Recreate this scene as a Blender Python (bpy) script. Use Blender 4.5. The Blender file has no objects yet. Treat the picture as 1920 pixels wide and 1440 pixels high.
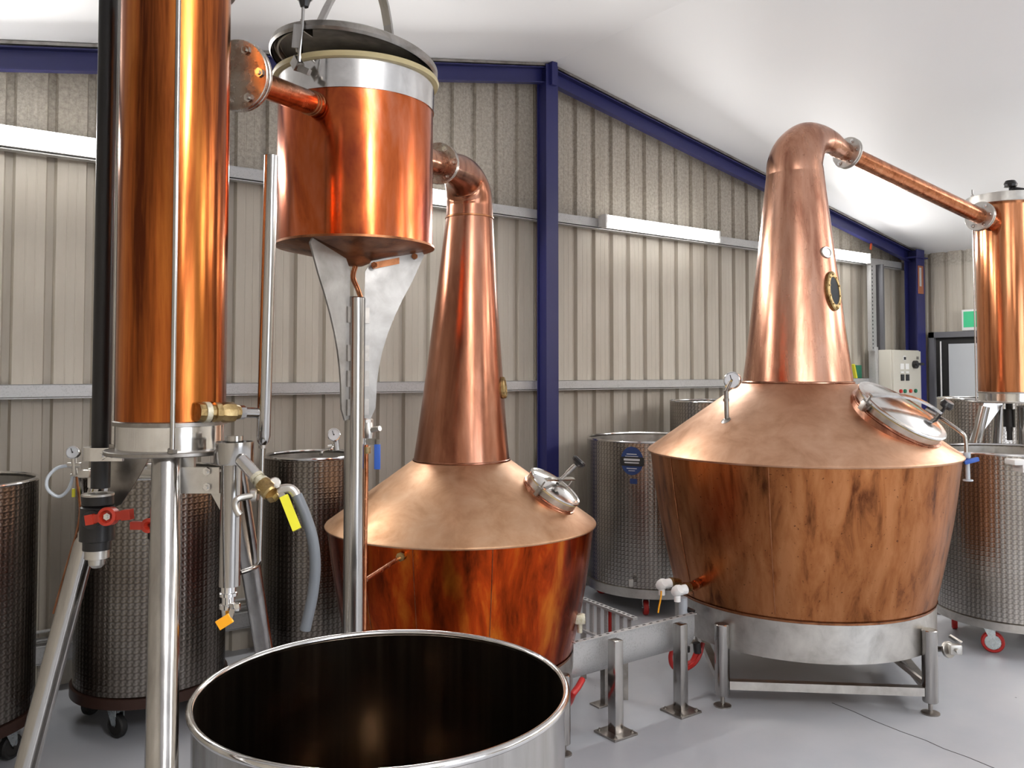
import bpy, bmesh, math, random
from mathutils import Vector, Matrix
random.seed(4)
pi = math.pi
R_ = math.radians
col = bpy.context.scene.collection
sc = bpy.context.scene

# ------------------------------------------------------------------ camera, world, exposure
YAW = R_(36.6)            # the camera looks 36.6 degrees to the right of the gable wall's normal
PITCH = R_(2.0)
EYE = 1.62
FPX = 1600.0
cam_d = bpy.data.cameras.new('camera')
cam = bpy.data.objects.new('camera', cam_d)
col.objects.link(cam)
cam.location = (0, 0, EYE)
cam.rotation_euler = (pi/2 + PITCH, 0, -YAW)
cam_d.sensor_width = 36
cam_d.lens = 36*FPX/1920
cam_d.shift_y = -78/1920
cam_d.clip_start = 0.05
sc.camera = cam
sc.view_settings.view_transform = 'Standard'
sc.view_settings.look = 'None'
sc.view_settings.gamma = 1
sc.view_settings.use_curve_mapping = False
sc.view_settings.exposure = 0.47
sc.cycles.use_denoising = True
sc.cycles.max_bounces = 10
sc.cycles.glossy_bounces = 6
sc.cycles.sample_clamp_indirect = 6
w = bpy.data.worlds.new('world'); sc.world = w
w.use_nodes = True
w.node_tree.nodes['Background'].inputs[0].default_value = (0.75, 0.85, 1, 1)
w.node_tree.nodes['Background'].inputs[1].default_value = 1.2

def area_light(name, loc, rot, sx, sy, power, color=(1, 1, 1)):
    l = bpy.data.lights.new(name, 'AREA'); l.shape = 'RECTANGLE'
    l.size = sx; l.size_y = sy; l.energy = power; l.color = color
    o = bpy.data.objects.new(name, l); col.objects.link(o)
    o.location = loc; o.rotation_euler = rot
    return o
# added fill light shaped like an open door behind the camera
area_light('door_fill_light', (3.4, -6.95, 1.55), (pi/2, 0, 0), 3.4, 2.9, 62, (0.93, 0.96, 1))
# unseen battens added to brighten the shed, behind and beside the camera
ADDED_LAMPS = [(0.9, -0.5), (6.6, -0.7), (0.9, -3.6), (6.6, -3.6), (7.9, 1.4)]
LAMP_W = 60
for i, (x, y) in enumerate(ADDED_LAMPS):
    zc = 3.89 - 0.185*abs(x-3.925) - 0.45
    area_light('added_lamp_light', (x, y, zc-.04), (0, 0, 0), 0.14, 1.5, LAMP_W, (1, 0.975, 0.95))
    area_light('added_lamp_uplight', (x, y, zc+.04), (pi, 0, 0), 0.14, 1.5, LAMP_W*.75, (1, 0.975, 0.95))  # uplight added to brighten the ceiling
WALL_LAMPS = [(-0.32, 0.99), (2.05, 3.36), (4.47, 5.82), (6.85, 8.17)]
for x0, x1 in WALL_LAMPS:
    area_light('wall_lamp_light', ((x0+x1)/2, 4.80, 2.79), (R_(62), 0, pi), x1-x0-.04, 0.09, 22, (1, 0.985, 0.96))

# ------------------------------------------------------------------ plan frame (X right of the camera axis, d ahead of it, z up)
def W(p):
    X, d, z = p
    return Vector((X*math.cos(YAW) + d*math.sin(YAW), -X*math.sin(YAW) + d*math.cos(YAW), z))
def at(px, py, d):
    """plan point seen along a sight line at distance d ahead"""
    r = (px-960)/FPX; t = (720-78-py)/FPX
    f = math.cos(PITCH) - t*math.sin(PITCH)
    k = d/f
    return Vector((r*k, d, EYE + k*(math.sin(PITCH) + t*math.cos(PITCH))))

# ------------------------------------------------------------------ materials
def mat_new(name):
    m = bpy.data.materials.new(name); m.use_nodes = True
    nt = m.node_tree
    return m, nt, nt.nodes['Principled BSDF']
def N(nt, typ, **kw):
    n = nt.nodes.new(typ)
    for k, v in kw.items():
        if k.startswith('i_'): n.inputs[k[2:]].default_value = v
        else: setattr(n, k, v)
    return n
def coords(nt, scale, kind='Object'):
    tc = N(nt, 'ShaderNodeTexCoord'); mp = N(nt, 'ShaderNodeMapping')
    mp.inputs['Scale'].default_value = scale
    nt.links.new(tc.outputs[kind], mp.inputs['Vector'])
    return mp.outputs[0]
def plain(name, c, rough=.5, metal=0, **kw):
    m, nt, b = mat_new(name)
    b.inputs['Base Color'].default_value = (*c, 1)
    b.inputs['Roughness'].default_value = rough
    b.inputs['Metallic'].default_value = metal
    vec = coords(nt, (9, 9, 9))
    n = N(nt, 'ShaderNodeTexNoise'); n.inputs['Scale'].default_value = 2.5; n.inputs['Detail'].default_value = 4
    nt.links.new(vec, n.inputs['Vector'])
    mr = N(nt, 'ShaderNodeMapRange'); mr.inputs['To Min'].default_value = rough*.8; mr.inputs['To Max'].default_value = min(1, rough*1.25)
    nt.links.new(n.outputs[0], mr.inputs[0]); nt.links.new(mr.outputs[0], b.inputs['Roughness'])
    for k, v in kw.items(): b.inputs[k].default_value = v
    return m
def streaky(name, stops, rough=(.2, .35), scale=(6, 6, .8), metal=1.0, bump=.02, det=6, spots=0, contrast=(.3, .7), aniso=0, nscale=2.2, dark=None):
    """metal with blotches and drawn-out streaks; stops = colours from dark to light"""
    m, nt, b = mat_new(name)
    L = nt.links
    vec = coords(nt, scale)
    n = N(nt, 'ShaderNodeTexNoise'); n.inputs['Scale'].default_value = nscale; n.inputs['Detail'].default_value = det; n.inputs['Roughness'].default_value = .62
    n.inputs['Distortion'].default_value = .4
    L.new(vec, n.inputs['Vector'])
    cr = N(nt, 'ShaderNodeValToRGB'); e = cr.color_ramp.elements
    while len(e) > 1: e.remove(e[-1])
    for i, c in enumerate(stops):
        p = contrast[0] + (contrast[1]-contrast[0])*i/(len(stops)-1)
        x = e[0] if i == 0 else e.new(p)
        x.position = p; x.color = (*c, 1)
    L.new(n.outputs[0], cr.inputs[0])
    out = cr.outputs[0]
    if spots:
        v2 = coords(nt, (30, 30, 30))
        s = N(nt, 'ShaderNodeTexNoise'); s.inputs['Scale'].default_value = 2.6; s.inputs['Detail'].default_value = 3; L.new(v2, s.inputs['Vector'])
        r2 = N(nt, 'ShaderNodeValToRGB'); r2.color_ramp.elements[0].position = .66; r2.color_ramp.elements[1].position = .74
        L.new(s.outputs[0], r2.inputs[0])
        mx = N(nt, 'ShaderNodeMix', data_type='RGBA'); mx.inputs[7].default_value = (.06, .02, .012, 1)
        mul = N(nt, 'ShaderNodeMath', operation='MULTIPLY'); mul.inputs[1].default_value = spots
        L.new(r2.outputs[0], mul.inputs[0]); L.new(mul.outputs[0], mx.inputs[0]); L.new(out, mx.inputs[6])
        out = mx.outputs[2]
    L.new(out, b.inputs['Base Color'])
    b.inputs['Metallic'].default_value = metal
    n3 = N(nt, 'ShaderNodeTexNoise'); n3.inputs['Scale'].default_value = 5; n3.inputs['Detail'].default_value = 5
    L.new(coords(nt, scale), n3.inputs['Vector'])
    mr = N(nt, 'ShaderNodeMapRange'); mr.inputs['From Min'].default_value = .3; mr.inputs['From Max'].default_value = .7
    mr.inputs['To Min'].default_value = rough[0]; mr.inputs['To Max'].default_value = rough[1]
    L.new(n3.outputs[0], mr.inputs[0]); L.new(mr.outputs[0], b.inputs['Roughness'])
    if bump:
        bp = N(nt, 'ShaderNodeBump'); bp.inputs['Strength'].default_value = bump; bp.inputs['Distance'].default_value = .02
        L.new(n3.outputs[0], bp.inputs['Height']); L.new(bp.outputs[0], b.inputs['Normal'])
    if aniso: b.inputs['Anisotropic'].default_value = aniso
    return m
M = {}
M['copper_cone'] = streaky('brushed_copper', [(.44, .24, .14), (.56, .33, .21), (.64, .40, .27)], (.40, .50), (3, 3, 3), bump=.015)
M['copper_cone_left'] = streaky('brushed_copper_golden', [(.44, .24, .125), (.58, .35, .21), (.66, .43, .28)], (.40, .50), (3, 3, 3), bump=.015)
M['copper_body'] = streaky('aged_copper', [(.11, .036, .016), (.36, .135, .048), (.46, .195, .08)], (.31, .42), (5, 5, 1.2), bump=.03, spots=.8, contrast=(.3, .62))
M['copper_red'] = streaky('heat_reddened_copper', [(.10, .015, .004), (.42, .05, .008), (.62, .17, .02)], (.17, .28), (5, 5, .9), bump=.03, contrast=(.33, .68))
M['copper_neck'] = streaky('satin_copper', [(.30, .125, .08), (.52, .27, .18), (.62, .36, .26)], (.2, .3), (5, 5, .7), bump=.02, spots=.35)
M['copper_neck_dark'] = streaky('brown_copper', [(.20, .07, .04), (.38, .16, .095), (.50, .25, .17)], (.18, .27), (5, 5, .7), bump=.02, spots=.2)
M['copper_column'] = streaky('orange_copper', [(.12, .03, .012), (.42, .115, .028), (.62, .21, .045)], (.14, .22), (9, 9, .5), bump=.02, contrast=(.37, .66))  # dark patches paint mottled reflections into the colour
M['amber'] = streaky('amber_copper', [(.30, .10, .04), (.55, .22, .10), (.66, .31, .17)], (.13, .2), (9, 9, .5), bump=.015)
M['copper_pot'] = streaky('rose_copper', [(.22, .035, .022), (.52, .12, .035), (.60, .20, .11)], (.13, .22), (4, 4, 1.2), bump=.02)
M['copper_pipe'] = streaky('copper_pipe_metal', [(.26, .08, .03), (.50, .19, .09), (.60, .27, .14)], (.18, .3), (8, 8, 8))
M['copper_under'] = streaky('tarnished_copper', [(.10, .04, .02), (.32, .13, .06), (.42, .2, .1)], (.3, .45), (5, 5, 5))
M['steel'] = streaky('stainless_steel', [(.33, .315, .30), (.44, .425, .41), (.52, .505, .49)], (.13, .21), (8, 8, .6), bump=.015)
M['steel_ring'] = streaky('brushed_steel', [(.42, .40, .37), (.56, .54, .51), (.66, .64, .6)], (.28, .4), (4, 4, 4), bump=.02)
M['wing_steel'] = streaky('mill_finish_steel', [(.24, .23, .22), (.31, .30, .29), (.38, .37, .36)], (.35, .5), (4, 4, 4), bump=.02)
M['steel_bright'] = streaky('polished_steel', [(.6, .59, .58), (.72, .71, .70), (.78, .77, .76)], (.1, .18), (6, 6, 6), bump=.01)
M['steel_dark'] = streaky('dull_steel', [(.2, .18, .16), (.32, .30, .28), (.42, .39, .36)], (.3, .45), (5, 5, 5))
M['steel_inner'] = streaky('inner_tank_steel', [(.27, .225, .19), (.33, .28, .23), (.40, .34, .27)], (.12, .18), (10, 10, .3), bump=.01)
M['lid_inner'] = streaky('dark_lid_inside', [(.06, .05, .045), (.09, .08, .07), (.12, .105, .09)], (.15, .25), (6, 6, 6), bump=.01)
M['brass'] = streaky('aged_brass', [(.16, .10, .05), (.38, .27, .12), (.50, .38, .2)], (.3, .5), (20, 20, 20))
M['white_brass'] = streaky('limed_brass', [(.3, .27, .2), (.55, .52, .42), (.4, .36, .22)], (.4, .6), (25, 25, 25), metal=.6)
M['flange'] = streaky('flange_metal', [(.34, .22, .17), (.46, .40, .35), (.5, .48, .45)], (.2, .32), (10, 10, 10))
M['black'] = plain('black_plastic', (.012, .011, .012), .32)
M['black_pvc'] = plain('black_pvc', (.009, .008, .009), .36)
M['rubber'] = plain('black_rubber', (.01, .01, .01), .6)
M['red'] = plain('red_plastic', (.48, .035, .015), .4)
M['redhose'] = plain('red_hose', (.4, .015, .012), .4)
M['blue'] = plain('blue_plastic', (.03, .10, .42), .4)
M['yellow'] = plain('yellow_plastic', (.62, .58, .03), .45)
M['orange'] = plain('orange_plastic', (.85, .36, .01), .45)
M['hose'] = plain('grey_hose', (.10, .11, .125), .5)
M['clear'] = plain('clear_tubing', (.45, .49, .54), .2)
M['gasket'] = plain('silicone_gasket', (.50, .42, .23), .5)
M['white'] = plain('white_plastic', (.75, .75, .74), .4)
M['dial'] = plain('dial_white', (.72, .75, .8), .3)
M['blue_steel'] = plain('blue_paint', (.020, .022, .12), .38)
M['door'] = plain('door_paint', (.42, .44, .46), .45)
M['door_frame'] = plain('door_frame_paint', (.12, .12, .13), .5)
M['box'] = plain('beige_enamel', (.50, .48, .42), .42)
M['green'] = plain('green_sign', (.03, .42, .18), .4)
M['green_book'] = plain('green_cover', (.01, .13, .07), .5)
M['brown_reflection'] = plain('steel_with_brown_reflection', (.045, .02, .014), .35, .4)  # steel base ring; the brown is a reflection painted into its colour
M['dark'] = plain('dark_cavity', (.01, .009, .008), .6)
M['glass_dark'] = plain('dark_sight_glass', (.03, .035, .04), .06)
M['blue_decal'] = plain('blue_label', (.012, .035, .13), .5)
M['white_decal'] = plain('white_label', (.5, .5, .52), .5)
M['notice_orange'] = plain('notice_orange', (.35, .12, .06), .5)
M['zinc'] = streaky('zinc_plate', [(.42, .47, .48), (.55, .6, .61), (.66, .7, .7)], (.22, .35), (10, 10, 10))

def galvanised():
    m, nt, b = mat_new('galvanised_steel'); L = nt.links
    v = N(nt, 'ShaderNodeTexVoronoi'); v.inputs['Scale'].default_value = 110
    L.new(coords(nt, (1, 1, 1)), v.inputs['Vector'])
    n = N(nt, 'ShaderNodeTexNoise'); n.inputs['Scale'].default_value = 14; n.inputs['Detail'].default_value = 6
    L.new(coords(nt, (1, 1, 1)), n.inputs['Vector'])
    mx = N(nt, 'ShaderNodeMath', operation='ADD'); L.new(v.outputs['Distance'], mx.inputs[0]); L.new(n.outputs[0], mx.inputs[1])
    cr = N(nt, 'ShaderNodeValToRGB'); cr.color_ramp.elements[0].position = .4; cr.color_ramp.elements[1].position = 1.1
    cr.color_ramp.elements[0].color = (.35, .345, .34, 1); cr.color_ramp.elements[1].color = (.46, .46, .46, 1)
    L.new(mx.outputs[0], cr.inputs[0]); L.new(cr.outputs[0], b.inputs['Base Color'])
    b.inputs['Metallic'].default_value = .45; b.inputs['Roughness'].default_value = .45
    return m
M['galv'] = galvanised()

def perlage(name, tint, a, bcol):
    """engine-turned sheet: overlapping round swirls in rows"""
    m, nt, b = mat_new(name); L = nt.links
    uv = coords(nt, (36, 36, 36), 'UV')
    sep = N(nt, 'ShaderNodeSeparateXYZ'); L.new(uv, sep.inputs[0])
    def mth(op, x, y=None):
        n = N(nt, 'ShaderNodeMath', operation=op)
        for i, v in enumerate((x, y)):
            if v is None: continue
            if isinstance(v, (int, float)): n.inputs[i].default_value = v
            else: L.new(v, n.inputs[i])
        return n.outputs[0]
    row = mth('FLOOR', sep.outputs[1])
    xo = mth('ADD', sep.outputs[0], mth('MULTIPLY', row, .0))
    fx = mth('SUBTRACT', mth('FRACT', xo), .5)
    fy = mth('SUBTRACT', mth('FRACT', sep.outputs[1]), .5)
    ang = mth('ARCTAN2', fy, fx)
    d = mth('SQRT', mth('ADD', mth('MULTIPLY', fx, fx), mth('MULTIPLY', fy, fy)))
    sw = mth('ADD', mth('MULTIPLY', mth('SINE', mth('ADD', mth('MULTIPLY', ang, 2), mth('MULTIPLY', d, 6))), .3), mth('MULTIPLY', d, 1.6))
    nz = N(nt, 'ShaderNodeTexNoise'); nz.inputs['Scale'].default_value = 2.4; nz.inputs['Detail'].default_value = 5
    L.new(coords(nt, (1.5, 1.5, 1.5)), nz.inputs['Vector'])
    cr = N(nt, 'ShaderNodeValToRGB'); cr.color_ramp.elements[0].position = .15; cr.color_ramp.elements[1].position = .95
    cr.color_ramp.elements[0].color = (*bcol, 1); cr.color_ramp.elements[1].color = (*a, 1)
    L.new(sw, cr.inputs[0])
    mx = N(nt, 'ShaderNodeMix', data_type='RGBA', blend_type='MULTIPLY'); mx.inputs[0].default_value = .5
    c2 = N(nt, 'ShaderNodeValToRGB'); c2.color_ramp.elements[0].position = .3; c2.color_ramp.elements[1].position = .7
    c2.color_ramp.elements[0].color = (*tint, 1); c2.color_ramp.elements[1].color = (1, 1, 1, 1)
    L.new(nz.outputs[0], c2.inputs[0]); L.new(cr.outputs[0], mx.inputs[6]); L.new(c2.outputs[0], mx.inputs[7])
    L.new(mx.outputs[2], b.inputs['Base Color'])
    b.inputs['Metallic'].default_value = 1
    b.inputs['Roughness'].default_value = .27
    bp = N(nt, 'ShaderNodeBump'); bp.inputs['Strength'].default_value = .22; bp.inputs['Distance'].default_value = .004
    L.new(sw, bp.inputs['Height']); L.new(bp.outputs[0], b.inputs['Normal'])
    return m
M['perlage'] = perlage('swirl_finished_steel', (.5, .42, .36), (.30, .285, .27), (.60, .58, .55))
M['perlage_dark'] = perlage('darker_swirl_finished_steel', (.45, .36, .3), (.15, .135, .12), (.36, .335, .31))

def emit(name, c, s):
    m, nt, b = mat_new(name)
    b.inputs['Base Color'].default_value = (*c, 1)
    b.inputs['Emission Color'].default_value = (*c, 1); b.inputs['Emission Strength'].default_value = s
    return m
M['tube'] = emit('lit_diffuser', (1, .985, .96), 11.0)

def wall_mat():
    m, nt, b = mat_new('beige_sheet_metal'); L = nt.links
    n = N(nt, 'ShaderNodeTexNoise'); n.inputs['Scale'].default_value = 1.3; n.inputs['Detail'].default_value = 8; n.inputs['Roughness'].default_value = .65
    L.new(coords(nt, (3, 3, .5)), n.inputs['Vector'])
    cr = N(nt, 'ShaderNodeValToRGB'); cr.color_ramp.elements[0].position = .3; cr.color_ramp.elements[1].position = .7
    cr.color_ramp.elements[0].color = (.42, .375, .31, 1); cr.color_ramp.elements[1].color = (.535, .495, .425, 1)
    L.new(n.outputs[0], cr.inputs[0])
    # fine dust speckle, heavier on the sheets above the top girt
    s = N(nt, 'ShaderNodeTexNoise'); s.inputs['Scale'].default_value = 45; s.inputs['Detail'].default_value = 8; s.inputs['Roughness'].default_value = .8
    L.new(coords(nt, (1, 1, 1)), s.inputs['Vector'])
    sr = N(nt, 'ShaderNodeValToRGB'); sr.color_ramp.elements[0].position = .40; sr.color_ramp.elements[1].position = .66
    L.new(s.outputs[0], sr.inputs[0])
    tc = N(nt, 'ShaderNodeTexCoord'); sep = N(nt, 'ShaderNodeSeparateXYZ'); L.new(tc.outputs['Object'], sep.inputs[0])
    mr = N(nt, 'ShaderNodeMapRange'); mr.inputs['From Min'].default_value = 2.74; mr.inputs['From Max'].default_value = 2.80
    mr.inputs['To Min'].default_value = .04; mr.inputs['To Max'].default_value = .85
    L.new(sep.outputs[2], mr.inputs[0])
    mul = N(nt, 'ShaderNodeMath', operation='MULTIPLY'); L.new(sr.outputs[0], mul.inputs[0]); L.new(mr.outputs[0], mul.inputs[1])
    mx = N(nt, 'ShaderNodeMix', data_type='RGBA'); mx.inputs[7].default_value = (.21, .18, .145, 1)
    L.new(mul.outputs[0], mx.inputs[0]); L.new(cr.outputs[0], mx.inputs[6])
    L.new(mx.outputs[2], b.inputs['Base Color'])
    b.inputs['Roughness'].default_value = .5
    return m
M['wall'] = wall_mat()
def ceil_mat():
    m, nt, b = mat_new('white_ceiling_lining'); L = nt.links
    n = N(nt, 'ShaderNodeTexNoise'); n.inputs['Scale'].default_value = .8; n.inputs['Detail'].default_value = 3
    L.new(coords(nt, (1, 1, 1)), n.inputs['Vector'])
    cr = N(nt, 'ShaderNodeValToRGB'); cr.color_ramp.elements[0].color = (.74, .74, .755, 1); cr.color_ramp.elements[1].color = (.80, .80, .80, 1)
    L.new(n.outputs[0], cr.inputs[0]); L.new(cr.outputs[0], b.inputs['Base Color'])
    b.inputs['Roughness'].default_value = .5
    return m
M['ceiling'] = ceil_mat()
def floor_mat():
    m, nt, b = mat_new('grey_painted_concrete'); L = nt.links
    n = N(nt, 'ShaderNodeTexNoise'); n.inputs['Scale'].default_value = .9; n.inputs['Detail'].default_value = 7; n.inputs['Roughness'].default_value = .6
    L.new(coords(nt, (1, 1, 1)), n.inputs['Vector'])
    cr = N(nt, 'ShaderNodeValToRGB'); cr.color_ramp.elements[0].position = .35; cr.color_ramp.elements[1].position = .65
    cr.color_ramp.elements[0].color = (.33, .35, .385, 1); cr.color_ramp.elements[1].color = (.42, .427, .45, 1)
    L.new(n.outputs[0], cr.inputs[0])
    v = N(nt, 'ShaderNodeTexVoronoi'); v.inputs['Scale'].default_value = 5.5; v.inputs['Randomness'].default_value = 1
    L.new(coords(nt, (1, 1, 1)), v.inputs['Vector'])
    r2 = N(nt, 'ShaderNodeValToRGB'); r2.color_ramp.elements[0].position = .018; r2.color_ramp.elements[1].position = .03
    r2.color_ramp.elements[0].color = (1, 1, 1, 1); r2.color_ramp.elements[1].color = (0, 0, 0, 1)
    L.new(v.outputs['Distance'], r2.inputs[0])
    mx = N(nt, 'ShaderNodeMix', data_type='RGBA'); mx.inputs[7].default_value = (.06, .055, .05, 1)
    L.new(r2.outputs[0], mx.inputs[0]); L.new(cr.outputs[0], mx.inputs[6]); L.new(mx.outputs[2], b.inputs['Base Color'])
    mr = N(nt, 'ShaderNodeMapRange'); mr.inputs['To Min'].default_value = .3; mr.inputs['To Max'].default_value = .5
    L.new(n.outputs[0], mr.inputs[0]); L.new(mr.outputs[0], b.inputs['Roughness'])
    return m
M['floor'] = floor_mat()
M['crack'] = plain('dark_crack', (.05, .045, .045), .8)  # dark tone along the slab crack

# ------------------------------------------------------------------ mesh helpers
class Root:
    """what a thing's parts hang from"""
    pass
ORIGIN = {}
def thing(name, label, cat, X=0, d=0, z=0, group=None, world=False):
    o = bpy.data.objects.new(name, None); col.objects.link(o)
    o.empty_display_size = .1
    if world: o.location = (X, d, z)
    else:
        o.location = W((X, d, z)); o.rotation_euler = (0, 0, -YAW)
    o['label'] = label; o['category'] = cat
    if group: o['group'] = group
    ORIGIN[o] = (Vector((X, d, z)), world)
    return o
def finish(name, bm, mat, parent=None, sharp=32, world=False, label=None, doubles=True):
    if doubles: bmesh.ops.remove_doubles(bm, verts=bm.verts, dist=1e-6)
    bmesh.ops.recalc_face_normals(bm, faces=bm.faces)
    me = bpy.data.meshes.new(name)
    if parent is not None:
        off, world = ORIGIN[parent]
        bmesh.ops.translate(bm, vec=-off, verts=bm.verts)
    bm.to_mesh(me); bm.free()
    for p in me.polygons: p.use_smooth = True
    me.set_sharp_from_angle(angle=R_(sharp))
    mats = mat if isinstance(mat, list) else [mat]
    for x in mats: me.materials.append(M[x])
    o = bpy.data.objects.new(name, me); col.objects.link(o)
    if parent is not None:
        o.parent = parent; ORIGIN[o] = ORIGIN[parent]
        if parent.type == 'MESH' : pass
    if label: o['label'] = label
    return o
def solo(name, bm, mat, label, cat, X, d, z=0, group=None, sharp=32):
    """a thing that is one mesh"""
    bmesh.ops.translate(bm, vec=-Vector((X, d, z)), verts=bm.verts)
    o = finish(name, bm, mat, sharp=sharp)
    o.location = W((X, d, z)); o.rotation_euler = (0, 0, -YAW)
    o['label'] = label; o['category'] = cat
    if group: o['group'] = group
    return o
def struct(name, bm, mat, sharp=20):
    o = finish(name, bm, mat, sharp=sharp); o['kind'] = 'structure'
    return o
def NB(): return bmesh.new()
def box(bm, c, s, rot=None):
    r = bmesh.ops.create_cube(bm, size=1)
    mt = Matrix.Diagonal((*s, 1))
    if rot is not None: mt = rot.to_4x4() @ mt
    mt = Matrix.Translation(c) @ mt
    bmesh.ops.transform(bm, matrix=mt, verts=r['verts'])
    return r['verts']
def rbox(bm, c, s, bev, rot=None):
    v = box(bm, c, s, rot)
    es = list({e for x in v for e in x.link_edges})
    bmesh.ops.bevel(bm, geom=es, offset=bev, segments=2, affect='EDGES', profile=.6)
def frame_of(axis, up=None):
    a = Vector(axis).normalized()
    u = Vector(up) if up is not None else (Vector((0, 0, 1)) if abs(a.z) < .9 else Vector((1, 0, 0)))
    x = (u - a*u.dot(a)).normalized(); y = a.cross(x)
    return x, y, a
def beam(bm, p0, p1, wx, wy, up=None):
    p0 = Vector(p0); p1 = Vector(p1)
    x, y, a = frame_of(p1-p0, up)
    rot = Matrix((x, y, a)).transposed()
    return box(bm, (p0+p1)/2, (wx, wy, (p1-p0).length), rot)
def rev(bm, prof, o=(0, 0, 0), axis=(0, 0, 1), seg=48, uv=True, closed=False, up=None, arc=(0, 2*pi), sx=1, sy=1):
    """surface of revolution; prof = [(r, h)...] about axis through o"""
    o = Vector(o); x, y, a = frame_of(axis, up)
    uvl = bm.loops.layers.uv.verify()
    full = abs(arc[1]-arc[0]-2*pi) < 1e-6
    n = seg if full else seg+1
    rings = []
    P = prof + [prof[0]] if closed else prof
    for (r, h) in prof:
        if r < 1e-7: rings.append([bm.verts.new(o + a*h)]*n); continue
        ring = []
        for i in range(n):
            t = arc[0] + (arc[1]-arc[0])*i/seg
            ring.append(bm.verts.new(o + x*(r*math.cos(t)*sx) + y*(r*math.sin(t)*sy) + a*h))
        rings.append(ring)
    lens = [0]
    for k in range(1, len(P)): lens.append(lens[-1] + math.hypot(P[k][0]-P[k-1][0], P[k][1]-P[k-1][1]))
    K = len(prof) if closed else len(prof)-1
    rm = max(p[0] for p in prof)
    for k in range(K):
        A = rings[k]; B = rings[(k+1) % len(rings)]
        for i in range(seg):
            j = (i+1) % n
            vs = []
            uvs = []
            for v, q in ((A[i], (i, k)), (A[j], (i+1, k)), (B[j], (i+1, k+1)), (B[i], (i, k+1))):
                if v not in vs: vs.append(v); uvs.append(q)
            if len(vs) < 3: continue
            try: f = bm.faces.new(vs)
            except ValueError: continue
            for lp, q in zip(f.loops, uvs):
                lp[uvl].uv = (rm*(arc[0] + (arc[1]-arc[0])*q[0]/seg), lens[q[1]])
def smooth_path(pts, n=8):
    """Catmull-Rom through the points (tuples may carry a radius as 4th value)"""
    P = [Vector(p) for p in pts]
    out = []
    for i in range(len(P)-1):
        p0 = P[max(i-1, 0)]; p1 = P[i]; p2 = P[i+1]; p3 = P[min(i+2, len(P)-1)]
        for k in range(n):
            t = k/n
            out.append(.5*((2*p1) + (p2-p0)*t + (2*p0-5*p1+4*p2-p3)*t*t + (3*p1-p0-3*p2+p3)*t**3))
    out.append(P[-1])
    return out
def tube(bm, pts, r, seg=16, caps=True, smooth=0, up=None):
    if smooth:
        if not isinstance(r, (int, float)): pts = [(*p, q) for p, q in zip(pts, r)]
        pts = smooth_path([tuple(p) for p in pts], smooth)
        if len(pts[0]) == 4: r = [p[3] for p in pts]; pts = [Vector(p[:3]) for p in pts]
    pts = [Vector(p) for p in pts]
    rs = [r]*len(pts) if isinstance(r, (int, float)) else r
    uvl = bm.loops.layers.uv.verify()
    tang = []
    for i in range(len(pts)):
        a = pts[max(i-1, 0)]; b = pts[min(i+1, len(pts)-1)]
        tang.append((b-a).normalized())
    x, y, a = frame_of(tang[0], up)
    rings = []
    for i, p in enumerate(pts):
        t = tang[i]
        x = (x - t*x.dot(t)).normalized(); y = t.cross(x)
        rings.append([bm.verts.new(p + (x*math.cos(2*pi*k/seg) + y*math.sin(2*pi*k/seg))*rs[i]) for k in range(seg)])
    for i in range(len(rings)-1):
        for k in range(seg):
            j = (k+1) % seg
            bm.faces.new((rings[i][k], rings[i][j], rings[i+1][j], rings[i+1][k]))
    if caps:
        bm.faces.new(rings[0][::-1]); bm.faces.new(rings[-1])
def cyl(bm, p0, p1, r, seg=24, r2=None):
    tube(bm, [p0, p1], [r, r if r2 is None else r2], seg)
def plate(bm, outline, n, th):
    n = Vector(n).normalized()*th/2
    A = [bm.verts.new(Vector(p)+n) for p in outline]; B = [bm.verts.new(Vector(p)-n) for p in outline]
    bm.faces.new(A); bm.faces.new(B[::-1])
    for i in range(len(A)):
        j = (i+1) % len(A)
        bm.faces.new((A[i], B[i], B[j], A[j]))
def disc_prof(r, h0, h1, hole=0, bev=.002):
    p = [(r-bev, h0), (r, h0+bev), (r, h1-bev), (r-bev, h1)]
    if hole: return [(hole, h0)] + p + [(hole, h1)]
    return [(0, h0)] + p + [(0, h1)]
def hexnut(bm, c, axis, r=.009, h=.008):
    x, y, a = frame_of(axis)
    tube(bm, [Vector(c), Vector(c)+a*h], r, 6)
    tube(bm, [Vector(c), Vector(c)+a*h*1.9], r*.5, 8)
def flange(parent, c, axis, r, nb=6, th=.012, hole=.0, mat='flange', bolt='steel_bright'):
    """a pair of bolted discs"""
    c = Vector(c); x, y, a = frame_of(axis)
    bm = NB()
    rev(bm, disc_prof(r, -th-.002, -.002), c, a, 40); rev(bm, disc_prof(r, .002, th+.002), c, a, 40)
    rev(bm, disc_prof(r*.93, -.004, .004), c, a, 32)
    o = finish('flange', bm, mat, parent)
    for i in range(nb):
        b = NB()
        t = 2*pi*(i+.5)/nb
        p = c + (x*math.cos(t)+y*math.sin(t))*r*.76
        hexnut(b, p + a*(th+.002), a, r*.135, r*.07); hexnut(b, p - a*(th+.002), -a, r*.135, r*.07)
        cyl(b, p - a*(th+.004), p + a*(th+.004), r*.06, 8)
        finish('bolt', b, bolt, o)
    return o
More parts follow.
